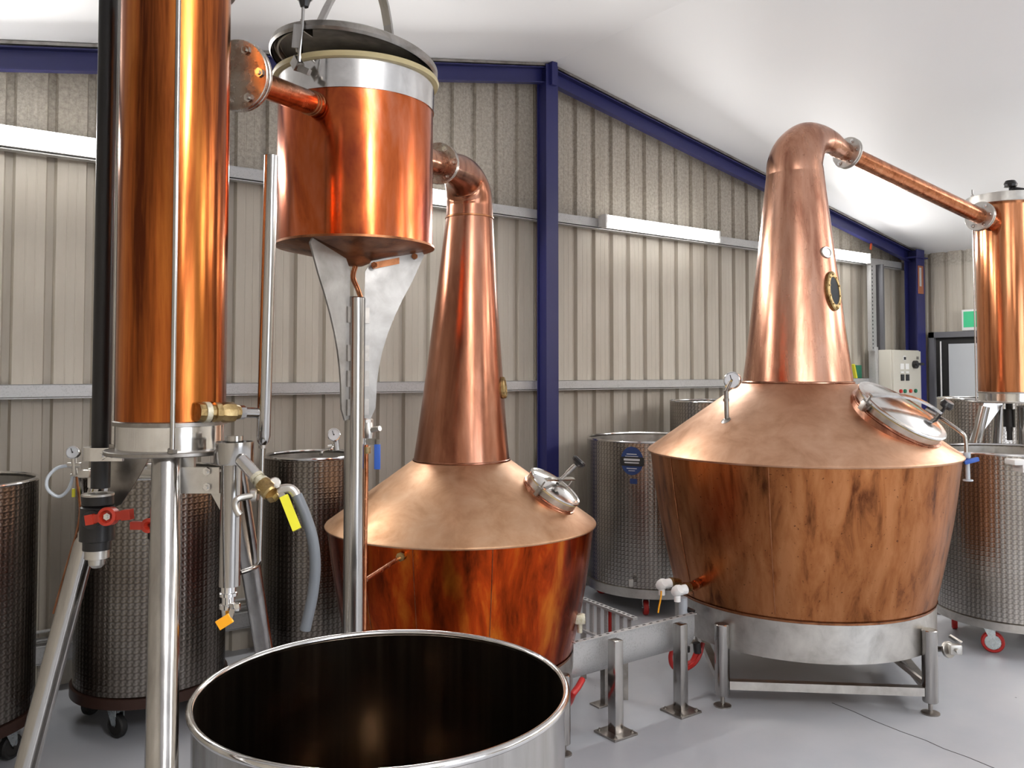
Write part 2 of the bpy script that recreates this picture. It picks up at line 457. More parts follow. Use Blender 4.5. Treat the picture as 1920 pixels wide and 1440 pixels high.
def gauge(parent, c, n, r=.03, stem=None):
    bm = NB(); rev(bm, [(0, -.012), (r, -.012), (r*1.03, -.004), (r*1.03, .006), (r*.92, .008), (r*.9, .003), (0, .003)], c, n, 28)
    g = finish('gauge', bm, 'steel_bright', parent)
    x, y, a = frame_of(n)
    bm = NB(); rev(bm, [(0, .0035), (r*.89, .0035), (r*.89, .0045), (0, .0045)], c, n, 24)
    finish('dial_face', bm, 'dial', g)
    bm = NB(); beam(bm, Vector(c)+a*.006-x*r*.1, Vector(c)+a*.006+x*r*.62+y*r*.25, r*.09, .001); 
    rev(bm, [(0, .005), (r*.12, .005), (r*.12, .007), (0, .007)], c, n, 10)
    finish('needle', bm, 'black', g)
    return g

# ------------------------------------------------------------------ the shed
RX = 3.925; SL = 0.185; RZ = 3.892
WL, WR, WB, WF = -1.35, 9.2, -7.0, 5.0
def roof(x): return RZ - SL*abs(x-RX)
def corrugated(name, fixed, a0, a1, axis, sgn, top, skip=None):
    """sheet wall along x or y; narrow troughs set back from the room, wide pans between"""
    bm = NB(); pitch = .19
    xs = []
    x = a0
    k = 0
    while x < a1:
        xs += [(x, 0), (x+.042, 0), (x+.044, .0012), (x+.048, .0012), (x+.050, 0), (x+.088, 0), (x+.090, .0012), (x+.094, .0012), (x+.096, 0), (x+.134, 0), (x+.144, .030), (x+.176, .030), (x+.186, 0)]
        x += pitch
    xs = [(min(p, a1), q) for p, q in xs] + [(a1, 0)]
    if axis == 'x': xs = sorted(xs + [(RX, 0)] if a0 < RX < a1 else xs)
    pv = None
    for (p, q) in xs:
        if axis == 'x': lo = (p, fixed+sgn*q, 0); hi = (p, fixed+sgn*q, top(p))
        else: lo = (fixed+sgn*q, p, 0); hi = (fixed+sgn*q, p, top(p))
        v = (bm.verts.new(lo), bm.verts.new(hi))
        if pv and (v[0].co-pv[0].co).length > 1e-5: bm.faces.new((pv[0], v[0], v[1], pv[1]))
        pv = v
    # outer skin, so the wall has its thickness
    if axis == 'x':
        box(bm, ((a0+a1)/2, fixed+sgn*.045, (top(a0))/2), (a1-a0, .02, top(a0)))
    else:
        box(bm, (fixed+sgn*.045, (a0+a1)/2, top(a0)/2), (.02, a1-a0, top(a0)))
    struct(name, bm, 'wall', sharp=10)
corrugated('wall_gable', WF, WL, WR, 'x', 1, roof)
corrugated('wall_right', WR, WB, WF, 'y', 1, lambda y: roof(WR))
corrugated('wall_left', WL, WB, WF, 'y', -1, lambda y: roof(WL))
bm = NB()
for (x0, x1, z0, z1) in ((WL, 1.6, 0, 3.0), (5.2, WR, 0, 3.0)): box(bm, ((x0+x1)/2, WB-.03, (z0+z1)/2), (x1-x0, .06, z1-z0))  # gap between panels is an added doorway for the fill light
v = [bm.verts.new(p) for p in ((WL, WB, 2.9), (WR, WB, 2.9), (WR, WB, roof(WR)), (RX, WB, RZ), (WL, WB, roof(WL)))]
v2 = [bm.verts.new(x.co+Vector((0, -.06, 0))) for x in v]
bm.faces.new(v); bm.faces.new(v2[::-1])
for i in range(5): bm.faces.new((v[i], v2[i], v2[(i+1) % 5], v[(i+1) % 5]))
struct('wall_back', bm, 'wall')
bm = NB(); box(bm, ((WL+WR)/2, (WB+WF)/2-.0, -.06), (WR-WL+.4, WF-WB+.4, .12)); struct('floor', bm, 'floor')
bm = NB()
vs = []
for y in (WB-.1, WF+.08):
    for (x, dz) in ((WL-.1, 0), (RX, 0), (WR+.1, 0), (WR+.1, .08), (RX, .08), (WL-.1, .08)):
        vs.append(bm.verts.new((x, y, roof(x)+dz)))
for i in range(6): bm.faces.new((vs[i], vs[(i+1) % 6], vs[6+(i+1) % 6], vs[6+i]))
bm.faces.new(vs[:6]); bm.faces.new(vs[6:])
struct('ceiling', bm, 'ceiling')
# girts (C section)
def girt(n, z0, z1, x0, x1, yf=4.90):
    bm = NB(); t = .003
    box(bm, ((x0+x1)/2, yf+t/2, (z0+z1)/2), (x1-x0, t, z1-z0))
    box(bm, ((x0+x1)/2, (yf+WF)/2, z1-t/2), (x1-x0, WF-yf, t))
    box(bm, ((x0+x1)/2, (yf+WF)/2, z0+t/2), (x1-x0, WF-yf, t))
    box(bm, ((x0+x1)/2, 4.93, z0-.006), (x1-x0, .05, .006))
    struct(n, bm, 'galv')
girt('trim_1', 2.745, 2.815, WL, WR-.1)
girt('trim_2', 1.494, 1.558, WL, WR-.1)
girt('trim_3', .155, .235, WL, WR-.1)
bm = NB(); box(bm, ((WL+WR)/2, 4.95, .262), (WR-WL-.1, .05, .006)); box(bm, ((WL+WR)/2, 4.955, .30), (WR-WL-.1, .04, .005)); struct('trim_4', bm, 'galv')
# blue frame: ridge post, corner post, rafters
def hsec(bm, x0, x1, y0, y1, z0, z1, t=.008):
    box(bm, ((x0+x1)/2, y0+t/2, (z0+z1)/2), (x1-x0, t, z1-z0)); box(bm, ((x0+x1)/2, y1-t/2, (z0+z1)/2), (x1-x0, t, z1-z0))
    box(bm, ((x0+x1)/2, (y0+y1)/2, (z0+z1)/2), (t, y1-y0-2*t, z1-z0))
bm = NB(); hsec(bm, 3.868, 3.98, 4.79, 4.90, 0, RZ-.02); box(bm, (3.885, 4.845, RZ/2), (.006, .09, RZ-.05))
box(bm, (3.925, 4.83, .006), (.24, .2, .012)); struct('trim_5', bm, 'blue_steel')
bm = NB(); hsec(bm, 8.90, 9.06, 4.72, 4.86, 0, roof(8.98)-.02); box(bm, (8.98, 4.80, 2.85), (.24, .2, .012)); struct('trim_6', bm, 'blue_steel')
for n, (xa, xb) in (('trim_7', (WL, RX)), ('trim_8', (RX, 9.1))):
    bm = NB()
    sg = 1 if xb == RX else -1
    for (y, zt, h, th) in ((4.86, -.03, .11, .010), ):
        a = Vector((xa, y, roof(xa)+zt-h/2)); b = Vector((xb, y, roof(xb)+zt-h/2))
        beam(bm, a, b, h, th)
        beam(bm, a+Vector((0, -.022, h/2)), b+Vector((0, -.022, h/2)), .008, .055)
        beam(bm, a+Vector((0, -.022, -h/2)), b+Vector((0, -.022, -h/2)), .008, .055)
    struct(n, bm, 'blue_steel')
bm = NB()      # foil flashing along the top of the gable sheet
beam(bm, (WL, 4.82, roof(WL)-.012), (RX, 4.82, RZ-.012), .016, .04); beam(bm, (RX, 4.82, RZ-.012), (WR, 4.82, roof(WR)-.012), .016, .04)
struct('trim_9', bm, 'steel_dark')
bm = NB(); box(bm, (RX, 4.83, RZ-.09), (.05, .14, .17)); struct('trim_10', bm, 'blue_steel')
# fine crack in the slab
pts = [(1560, 1318), (1600, 1334), (1640, 1352), (1690, 1372), (1735, 1388), (1770, 1404), (1815, 1420), (1880, 1447), (1960, 1478)]
bm = NB(); pw = []
for (px, py) in pts:
    dd = 1.62*1600/(py-698); q = at(px, py, dd); k = EYE/(EYE-q.z) if q.z < EYE else 1
    q = Vector((q.x*k, dd*k, .0006)); pw.append(W(q))
for a, b in zip(pw, pw[1:]): beam(bm, a, b, .0008, .004)
struct('trim_11', bm, 'crack')
# far door on the right wall
x = WR-.02
bm = NB()
for (ya, yb, za, zb) in ((4.66, 4.72, 0, 2.05), (3.62, 3.68, 0, 2.05), (3.62, 4.72, 1.99, 2.05)): box(bm, (x-.02, (ya+yb)/2, (za+zb)/2), (.09, yb-ya, zb-za))
struct('trim_12', bm, 'door_frame')
bm = NB(); box(bm, (x-.005, 4.17, .995), (.03, .98, 1.99)); struct('trim_13', bm, 'dark')
bm = NB(); box(bm, (x-.035, 4.09, .97), (.04, .84, 1.9)); o = struct('door_1', bm, 'door')
bm = NB(); box(bm, (x-.04, 4.60, 1.6), (.01, .012, .7)); box(bm, (x-.04, 4.60, .7), (.01, .012, .9)); struct('trim_14', bm, 'white')

# ------------------------------------------------------------------ fittings on the shed
for i, (x0, x1) in enumerate(WALL_LAMPS):
    lab = ['bright fluorescent batten at left edge, running behind the black pipe', 'fluorescent batten mostly hidden behind the hanging copper vessel and swan neck',
           'fluorescent batten on the wall between blue post and large still', 'far fluorescent batten half hidden behind the large still neck'][i]
    t = thing('fluorescent_batten', lab, 'wall light', (x0+x1)/2, 4.87, 2.79, group='fluorescent battens along the gable wall', world=True)
    bm = NB(); rbox(bm, ((x0+x1)/2, 4.873, 2.79), (x1-x0, .05, .09), .006)
    finish('housing', bm, 'white', t)
    bm = NB(); rbox(bm, ((x0+x1)/2, 4.835, 2.788), (x1-x0-.05, .045, .098), .018); finish('diffuser', bm, 'tube', t)
    for sx in (x0+.012, x1-.012):
        bm = NB(); rbox(bm, (sx, 4.838, 2.788), (.022, .056, .105), .006); finish('end_cap', bm, 'white', t)
for i, (x, y) in enumerate(ADDED_LAMPS):  # unseen housings for the added fill lamps
    zc = roof(x) - .45
    t = thing('added_ceiling_batten', 'added unseen suspended batten ' + ['left of and just behind the viewer', 'right of and just behind the viewer', 'at the back left by the added doorway', 'at the back right by the added doorway', 'beyond the right edge near the far column'][i], 'ceiling light', x, y, zc, group='suspended battens added outside the view', world=True)
    bm = NB(); rbox(bm, (x, y, zc), (.16, 1.56, .07), .008); finish('housing', bm, 'white', t)
    for yy in (y-.6, y+.6):
        bm = NB(); cyl(bm, (x, yy, zc+.03), (x, yy, roof(x)+.01), .004, 8); finish('hanger_rod', bm, 'galv', t)
# switch box
t = thing('control_cabinet', 'beige electrical control cabinet with switches and black rotary handle', 'electrical box', 8.58, 4.8, 1.2, world=True)
bm = NB(); rbox(bm, (8.58, 4.79, 1.52), (.56, .20, .66), .006); finish('cabinet_body', bm, 'box', t)
bm = NB(); rbox(bm, (8.59, 4.682, 1.52), (.54, .02, .64), .004); finish('cabinet_door', bm, 'box', t)
def sq(name, x, z, w_, h_, mt, dy=.003):
    bm = NB(); box(bm, (x, 4.671-dy/2, z), (w_, dy, h_)); finish(name, bm, mt, t)
sq('display', 8.53, 1.765, .05, .045, 'white', .004); sq('display_screen', 8.53, 1.763, .035, .03, 'black', .008)
for xx in (8.48, 8.58):
    sq('nameplate', xx, 1.68, .07, .06, 'white'); sq('nameplate', xx, 1.62, .06, .015, 'white')
    sq('rocker_switch', xx, 1.565, .055, .065, 'black', .01)
sq('nameplate', 8.79, 1.77, .04, .03, 'steel_dark')
for xx, c_ in ((8.44, 'redhose'), (8.52, 'green_book'), (8.63, 'red'), (8.73, 'green_book')):
    bm = NB(); cyl(bm, (xx, 4.672, 1.425), (xx, 4.655, 1.425), .02, 14); finish('push_button', bm, c_, t)
bm = NB(); cyl(bm, (8.72, 4.672, 1.70), (8.72, 4.64, 1.70), .042, 20); rbox(bm, (8.76, 4.635, 1.705), (.15, .03, .028), .005); finish('rotary_handle', bm, 'black', t)
bm = NB(); rbox(bm, (8.27, 4.86, 1.53), (.05, .08, .70), .003); finish('side_bracket', bm, 'galv', t)
# slotted channel running up to the girt
bm = NB(); box(bm, (8.235, 4.83, 2.29), (.09, .004, .90)); box(bm, (8.192, 4.85, 2.29), (.004, .045, .90)); box(bm, (8.278, 4.85, 2.29), (.004, .045, .90))
t = thing('slotted_channel', 'vertical galvanised slotted channel above the control cabinet', 'channel', 8.235, 4.85, 1.84, world=True)
finish('channel_body', bm, 'galv', t)
for k in range(22):
    bm = NB(); box(bm, (8.212, 4.8275, 1.87+k*.04), (.012, .002, .018)); finish('slot', bm, 'dark', t)
bm = NB(); box(bm, (8.36, 4.84, 2.28), (.03, .10, .92)); o = finish('cable_duct', bm, 'door_frame', t)
# notice on the corner post
t = thing('post_notice', 'small white and orange framed notice fixed to the far blue corner post', 'notice', 8.98, 4.71, 2.6, world=True)
bm = NB(); box(bm, (8.965, 4.714, 2.61), (.10, .008, .30)); finish('notice_board', bm, 'notice_orange', t)
bm = NB(); box(bm, (8.95, 4.709, 2.64), (.04, .002, .20)); finish('notice_paper', bm, 'white_decal', t)
# exit sign
t = thing('exit_sign', 'green emergency exit light box above the grey door', 'sign', 9.15, 4.16, 2.06, world=True)
bm = NB(); rbox(bm, (9.155, 4.17, 2.165), (.05, .40, .22), .006); finish('sign_case', bm, 'white', t)
m_ = emit('lit_green_panel', (.03, .42, .19), .12); M['green_lit'] = m_
bm = NB(); box(bm, (9.129, 4.17, 2.172), (.004, .36, .165)); finish('sign_panel', bm, 'green_lit', t)
# book on the girt
t = thing('folder', 'dark green folder with a yellow edge standing on the middle wall rail', 'folder', 8.07, 4.94, 1.558, world=True)
bm = NB(); rbox(bm, (8.10, 4.935, 1.625), (.10, .03, .135), .003); finish('cover', bm, 'green_book', t)
bm = NB(); beam(bm, (8.0, 4.925, 1.70), (8.045, 4.925, 1.56), .02, .03); finish('spine_strip', bm, 'yellow', t)
# orange tag
bm = NB(); box(bm, (0, 0, 0), (.03, .005, .09), Matrix.Rotation(.3, 3, 'Y'))
o = finish('ribbon_tag', bm, 'orange'); o.location = (8.22, 4.84, 2.93); M['rt'] = plain('orange_ribbon', (.6, .09, .02), .5); o.data.materials[0] = M['rt']
o['label'] = 'small orange ribbon tied near the far end of the blue rafter'; o['category'] = 'tag'

# ------------------------------------------------------------------ pot stills
def pot_still(cfg):
    cx, cd, s = cfg['c'][0], cfg['c'][1], cfg['s']
    t = thing('pot_still', cfg['label'], 'still', cx, cd, 0)
    zs, zb = cfg['zs'], cfg['zb']; Rs, Rb, Rn = cfg['Rs'], cfg['Rb'], cfg['Rn']; zn = cfg['zn']
    # boiler
    bm = NB()
    pf = [(0, zb-.005), (Rb-.03*s, zb-.005), (Rb-.006*s, zb+.004), (Rb, zb+.03*s)]
    for k in range(1, 9):
        u = k/8; pf.append((Rb + (Rs-.004-Rb)*u + .012*s*math.sin(pi*u), zb+.03*s + (zs-zb-.03*s)*u))
    pf.append((Rs, zs))
    rev(bm, pf, (cx, cd, 0), seg=96)
    boiler = finish('boiler', bm, cfg['mbody'], t)
    bm = NB()      # vertical brazed seams
    bm.free()
    for az in cfg.get('seams', []):
        bm = NB()
        ps = [(cx+(r+.001)*math.cos(az), cd+(r+.001)*math.sin(az), z) for (r, z) in pf[3:]]
        tube(bm, ps, .0022*s, 6)
        finish('seam', bm, 'copper_under', t)
    # shoulder cone with a small turned edge
    bm = NB()
    rev(bm, [(Rs-.002, zs-.012*s), (Rs+.006*s, zs-.010*s), (Rs+.009*s, zs-.002), (Rs+.004*s, zs+.006*s), (Rn+.01*s, zn-.004*s), (Rn-.004, zn), (Rn-.02, zn)], (cx, cd, 0), seg=96)
    finish('shoulder', bm, cfg['mcone'], t)
    # neck
    bm = NB()
    L = cfg['lean']
    prof = cfg['neck']
    pts = [(cx + L*(z-zn)/(prof[-1][1]-zn), cd, z) for r, z in prof]
    tube(bm, pts, [r for r, z in prof], 72, caps=False)
    finish('neck', bm, cfg['mneck'], t, sharp=40)
    bm = NB(); rev(bm, [(Rn+.001, zn-.002), (Rn+.006*s, zn), (Rn+.006*s, zn+.006*s), (Rn+.001, zn+.010*s)], (cx, cd, 0), seg=72); finish('neck_collar', bm, cfg['mneck'], t)
    # swan neck
    bm = NB(); g = cfg['goose']
    tube(bm, [p[:3] for p in g], [p[3] for p in g], 56, caps=False, smooth=8)
    finish('swan_neck', bm, cfg['mneck'], t, sharp=40)
    # skirt ring and legs
    rr, z0, z1 = cfg['ring']
    bm = NB(); rev(bm, [(rr, z0), (rr, z1), (rr-.008, z1), (rr-.008, z0)], (cx, cd, 0), seg=96, closed=True)
    rev(bm, [(rr-.09, z0), (rr-.008, z0), (rr-.008, z0+.006), (rr-.09, z0+.006)], (cx, cd, 0), seg=64, closed=True)
    finish('support_ring', bm, 'steel_ring', t)
    bm = NB(); rev(bm, [(Rb-.012, zb-.012), (rr+.002, z1-.002), (rr+.002, z1+.004*s), (Rb+.001, zb+.01)], (cx, cd, 0), seg=96); finish('weld_bead', bm, 'copper_under', t)
    rl, lz = cfg['leg']
    feet = []
    for az in cfg['legs']:
        q = Vector((cx+(rr+rl*.8)*math.cos(az), cd+(rr+rl*.8)*math.sin(az), 0)); feet.append(q)
        bm = NB(); rev(bm, [(0, .045*s+.01), (rl-.003, .045*s+.01), (rl, .05*s+.01), (rl, lz-.004), (rl-.004, lz), (0, lz)], q, seg=32)
        lg = finish('leg', bm, 'steel', t)
        bm = NB(); cyl(bm, q+Vector((0, 0, .008)), q+Vector((0, 0, .06*s)), .010*s, 12)
        rev(bm, [(0, 0), (.042*s, 0), (.042*s, .006), (.015*s, .014), (0, .014)], q, seg=24)
        finish('levelling_foot', bm, 'steel_dark', lg)
    for i in cfg['bars']:
        a = feet[i]; b = feet[(i+1) % len(feet)]
        dr = (b-a).normalized()
        bm = NB(); beam(bm, a+dr*rl*.9+Vector((0, 0, .105*s)), b-dr*rl*.9+Vector((0, 0, .105*s)), .04*s, .04*s); finish('cross_bar', bm, 'steel_ring', t)
    for (i, j) in cfg.get('struts', []):
        a = feet[i]; c0 = Vector((cx, cd, 0)); q = a + (c0-a)*j
        bm = NB(); beam(bm, a + (c0-a).normalized()*rl + Vector((0, 0, .14)), q+Vector((0, 0, z0+.01)), .02, .02); finish('strut', bm, 'steel_dark', t)
    return t, feet

def cone_frame(cx, cd, az, r, zs, Rs, zn, Rn):
    sl = (zn-zs)/(Rs-Rn)
    z = zs + (Rs-r)*sl
    e = Vector((math.cos(az), math.sin(az), 0))
    n = (e*sl + Vector((0, 0, 1))).normalized()
    down = (e - Vector((0, 0, sl))).normalized()
    return Vector((cx, cd, 0)) + e*r + Vector((0, 0, z)), n, down, n.cross(down)

def manway(t, c, n, down, side, R, h, bar_az, kind):
    bm = NB()
    rev(bm, [(R*1.04, -.06), (R*1.04, .004), (R*1.0, .008), (R*.97, .012), (R*.965, h*.45), (R*.93, h*.45), (R*.93, -.05)], c, n, 64, up=down)
    rev(bm, [(R*.98, h*.1), (R*1.035, h*.13), (R*1.035, h*.2), (R*.98, h*.22)], c, n, 64, up=down, closed=True)
    col_ = finish('manway_collar', bm, 'copper_neck', t)
    bm = NB(); rev(bm, [(R*.955, h*.3), (R*.975, h*.3), (R*.975, h*.8), (R*.955, h*.8)], c, n, 64, up=down, closed=True); finish('manway_neck', bm, 'steel_ring', t)
    bm = NB(); rev(bm, [(R*.9, h*.78), (R*.99, h*.78), (R*1.0, h*.85), (R*.99, h*.92), (R*.9, h*.92)], c, n, 64, up=down, closed=True); finish('manway_gasket', bm, 'gasket', t)
    bm = NB(); rev(bm, [(R*.9, h*.9), (R*1.0, h*.9), (R*1.03, h*.97), (R*1.02, h*1.08), (R*.98, h*1.12), (R*.93, h*1.07), (R*.88, h*1.12), (R*.5, h*1.35), (0, h*1.45)], c, n, 72, up=down)
    lid = finish('manway_lid', bm, 'steel_bright', t)
    # clamp bar across the lid
    u = (down*math.cos(bar_az) + side*math.sin(bar_az)).normalized()
    top = c + n*h*1.5
    bm = NB()
    pts = []
    for k in range(13):
        q = -1.12 + 2.24*k/12
        pts.append(top + u*R*q + n*(h*.9*math.cos(q*1.2) if kind == 'bow' else h*.35 - .0*q))
    for a, b in zip(pts, pts[1:]): beam(bm, a, b, R*.035+.004, R*.085+.006, up=n)
    br = finish('clamp_bar', bm, 'steel_bright', lid)
    for sgn in (-1, 1):
        e = c + u*R*1.1*sgn
        bm = NB()
        rbox(bm, e+n*h*.55, (R*.13, R*.13, h*.9), .003, Matrix((u, n.cross(u), n)).transposed())
        cyl(bm, e+n*h*.9-n.cross(u)*R*.1, e+n*h*.9+n.cross(u)*R*.1, R*.04, 10); cyl(bm, e+n*h*.9, e+n*h*1.6, R*.03, 8)
        finish('hinge', bm, 'steel_dark', t)
    return lid, u, top

# the large still on the right
RS = dict(c=(1.553, 4.65), s=1.0, zs=1.195, zb=.452, Rs=.797, Rb=.668, Rn=.289, zn=1.562,
    label='large copper pot still with tall conical neck on a steel ring stand', mbody='copper_body', mcone='copper_cone', mneck='copper_neck', lean=0.0,
    ring=(.663, .27, .452), leg=(.036, .395), legs=[R_(220), R_(-51), R_(30), R_(130)], bars=[0, 1, 3], struts=[(1, .45)], seams=[R_(-118), R_(-160), R_(-20)])
dirR = Vector((.846, .532, 0))
def gp(tt, z, r):
    p = Vector((1.553, 4.65, 0)) + dirR*tt; return (p.x, p.y, z, r)
nk = []
for k in range(13):
    u = k/12; z = 1.562 + (2.70-1.562)*u
    nk.append((.289 - .155*u + .022*math.sin(pi*u)*-.4 + .022*math.sin(pi*u)*.6, z))
nk[-1] = (.150, 2.70); 
nk = [(.289 + (.152-.289)*(k/12)**.93, 1.562+1.138*k/12) for k in range(13)]
RS['neck'] = nk
RS['goose'] = [gp(0, 2.698, .152), gp(.0, 2.76, .147), gp(.035, 2.83, .138), gp(.10, 2.892, .117), gp(.19, 2.922, .09), gp(.29, 2.925, .070), gp(.38, 2.903, .056), gp(.455, 2.886, .050)]
still_r, feet_r = pot_still(RS)
F1 = Vector(gp(.458, 2.886, 0)[:3]); F2 = Vector(gp(1.834, 2.652, 0)[:3])
ax = (F2-F1).normalized()
flange(still_r, F1, ax, .092, 6, mat='steel_ring')
bm = NB(); tube(bm, [F1+ax*.01, F1+(F2-F1)*.5, F2-ax*.01], [.048, .050, .052], 32); finish('lyne_arm', bm, 'copper_pipe', still_r)
c, n, dn, sd = cone_frame(1.553, 4.65, R_(-48), .53, 1.195, .797, 1.562, .289)
lid, u, top = manway(still_r, c, n, dn, sd, .228, .055, R_(72), 'bow')
bm = NB(); e = top + u*.235*1.12; cyl(bm, e-n*.03, e+n*.05, .010, 10); rev(bm, [(0, .04), (.03, .045), (.034, .06), (.026, .08), (0, .083)], e, n, 16); finish('hand_knob', bm, 'black', lid)
# vent pipe with a blue tap hanging over the rim
P = [at(1735, 768, 4.42), at(1770, 788, 4.36), at(1801, 810, 4.30), at(1810, 822, 4.29), at(1812, 850, 4.28)]
bm = NB(); tube(bm, P, .010, 14, smooth=5); vp = finish('vent_pipe', bm, 'steel', still_r)
a = at(1813, 850, 4.28); b = at(1815, 902, 4.28)
bm = NB(); cyl(bm, a, b, .011, 14); cyl(bm, at(1813, 848, 4.28), at(1813, 858, 4.28), .017, 12); rev(bm, disc_prof(.024, 0, .008), b, (0, 0, 1), 18); finish('drip_tube', bm, 'clear', vp)
bm = NB(); q = at(1821, 864, 4.25); rbox(bm, q, (.075, .02, .022), .006, Matrix.Rotation(-.25, 3, 'Y')); cyl(bm, q, q+Vector((-.02, .03, 0)), .01, 10); finish('tap_handle', bm, 'blue', vp)
# thermometer
c2, n2, dn2, sd2 = cone_frame(1.553, 4.65, R_(-147), .553, 1.195, .797, 1.562, .289)
bm = NB(); rev(bm, [(0, -.01), (.026, -.004), (.026, .006), (.014, .012), (0, .012)], c2, n2, 16); cyl(bm, c2-n2*.01, c2+Vector((0, 0, .155)), .012, 12); cyl(bm, c2+Vector((0, 0, .10)), c2+Vector((0, 0, .115)), .016, 12)
cyl(bm, c2+Vector((0, 0, .15)), c2+Vector((.02, -.01, .20)), .010, 12)
tst = finish('thermometer_pocket', bm, 'brass', still_r)
tst.data.materials[0] = M['steel_dark']
gc = at(1373, 713, 4.34)
gauge(still_r, gc, (-.55, -.72, .12), .043)
bm = NB(); cyl(bm, c2+Vector((0, 0, .17)), gc, .008, 10); finish('gauge_stem', bm, 'brass', still_r)
# oval sight window and a small oval plate on the neck
def oval(parent, name, px, py, az, zc, rn, w_, h_, mats):
    e = Vector((math.cos(az), math.sin(az), 0)); tl = .12
    n_ = (e + Vector((0, 0, tl))).normalized()
    c_ = Vector((px, py, 0)) + e*rn + Vector((0, 0, zc))
    bm = NB(); rev(bm, [(w_*.68, -.03), (w_, -.03), (w_, .006), (w_*.92, .011), (w_*.72, .011), (w_*.68, .006)], c_, n_, 36, up=(0, 0, 1), sx=h_/w_, closed=True)
    o = finish(name, bm, mats[0], parent)
    bm = NB(); rev(bm, [(0, .004), (w_*.7, .004), (w_*.7, .008), (0, .008)], c_, n_, 30, up=(0, 0, 1), sx=h_/w_); finish('glass_pane' if mats[1] == 'glass_dark' else 'badge_plate', bm, mats[1], o)
    if mats[1] == 'glass_dark':
        x, y, a = frame_of(n_, (0, 0, 1))
        for k in range(10):
            th = 2*pi*k/10
            bm = NB(); hexnut(bm, c_ + x*h_*.83*math.cos(th) + y*w_*.83*math.sin(th) + n_*.011, n_, .005, .003)
            finish('stud', bm, 'brass', o)
oval(still_r, 'sight_window', 1.553, 4.65, R_(-56), 2.045, .232, .052, .105, ('brass', 'glass_dark'))
oval(still_r, 'badge', 1.553, 4.65, R_(-60), 2.25, .200, .04, .032, ('steel_ring', 'steel_ring'))
# drain fittings at the left of the boiler foot
fr = at(1303, 1098, 4.28)
bm = NB(); cyl(bm, fr+Vector((.06, .1, 0)), fr, .026, 16); cyl(bm, fr, at(1283, 1100, 4.2), .020, 14); finish('drain_stub', bm, 'copper_pipe', still_r)
bm = NB(); cyl(bm, at(1291, 1101, 4.22), at(1276, 1104, 4.15), .024, 8); cyl(bm, at(1272, 1092, 4.3), at(1258, 1090, 4.25), .020, 8); finish('union_nut', bm, 'brass', still_r)
for (px, py, dd, sc_) in ((1241, 1096, 4.22, 1), (1270, 1108, 4.12, 1.05)):
    q = at(px, py, dd)
    bm = NB(); cyl(bm, q+Vector((.045, .02, .004)), q, .022*sc_, 14); rev(bm, [(0, -.024), (.020, -.024), (.026, -.010), (.027, .010), (.021, .024), (0, .027)], q, (.5, -.6, .55), 16)
    cyl(bm, q, q+Vector((0, 0, -.05)), .016, 12); o = finish('drain_valve', bm, 'white', still_r)
bm = NB(); a = at(1281, 1120, 4.36); cyl(bm, a, a+Vector((0, 0, -.12)), .022, 16); finish('sight_tube', bm, 'clear', still_r)
bm = NB(); cyl(bm, a+Vector((.02, 0, -.06)), a+Vector((.05, -.02, -.07)), .014, 10); finish('black_plug', bm, 'black', still_r)
bm = NB(); tube(bm, [at(1240, 1108, 4.2), at(1239, 1122, 4.2), at(1236, 1136, 4.2), at(1234, 1149, 4.2)], .004, 8, smooth=3); finish('pull_cord', bm, 'orange', still_r)
# outlet valve at the right of the ring
a = at(1737, 1216, 4.42); b = at(1778, 1218, 4.30)
bm = NB(); cyl(bm, a-Vector((.14, 0, 0)), a, .014, 14); cyl(bm, a, b, .014, 14); ov = finish('outlet_pipe', bm, 'steel', still_r)
bm = NB(); q = at(1790, 1217, 4.28); rev(bm, disc_prof(.04, -.008, .008), b, (b-a), 20); rbox(bm, q, (.06, .04, .05), .008); cyl(bm, q+Vector((0, -.03, 0)), q+Vector((0, -.04, 0)), .012, 10)
finish('outlet_valve', bm, 'steel_ring', ov)
bm = NB(); beam(bm, at(1780, 1192, 4.24), at(1803, 1206, 4.2), .012, .022); finish('valve_handle', bm, 'steel_bright', ov)

# the smaller still at centre left
LS = dict(c=(-.232, 3.95), s=.767, zs=.936, zb=.365, Rs=.610, Rb=.512, Rn=.221, zn=1.217,
    label='smaller copper pot still with deep red boiler behind the steel post', mbody='copper_red', mcone='copper_cone_left', mneck='copper_neck_dark', lean=.034,
    ring=(.508, .215, .365), leg=(.027, .335), legs=[R_(-31), R_(60), R_(150), R_(240)], bars=[0, 1, 2, 3], seams=[R_(-75), R_(-105), R_(-128)])
LS['neck'] = [(.221 + (.109-.221)*(k/12)**.9, 1.217+(2.335-1.217)*k/12) for k in range(13)]
x0 = -.232+.034
LS['goose'] = [(x0, 3.95, 2.333, .109), (x0, 3.95, 2.40, .107), (x0-.004, 3.93, 2.455, .104), (x0-.02, 3.88, 2.50, .093), (-.237, 3.79, 2.515, .078), (-.27, 3.67, 2.506, .065), (-.303, 3.55, 2.493, .056)]
still_l, feet_l = pot_still(LS)
bm = NB(); rev(bm, [(.1095, -.004), (.113, -.002), (.113, .004), (.1095, .006)], (x0, 3.95, 2.335), seg=56, closed=True); finish('neck_seam', bm, 'copper_under', still_l)
G1 = Vector((-.306, 3.54, 2.492)); G2 = Vector((-.447, 2.985, 2.42)); ax = (G2-G1).normalized()
flange(still_l, G1, ax, .086, 6)
bm = NB(); tube(bm, [G1+ax*.01, G2], [.05, .045], 32); finish('lyne_arm', bm, 'copper_pipe', still_l)
c, n, dn, sd = cone_frame(-.232, 3.95, R_(-20), .42, .936, .610, 1.217, .221)
lid, u, top = manway(still_l, c, n, dn, sd, .128, .05, R_(80), 'flat')
e0 = c + n*.09 - sd*.02
q = at(1083, 868, 3.80)
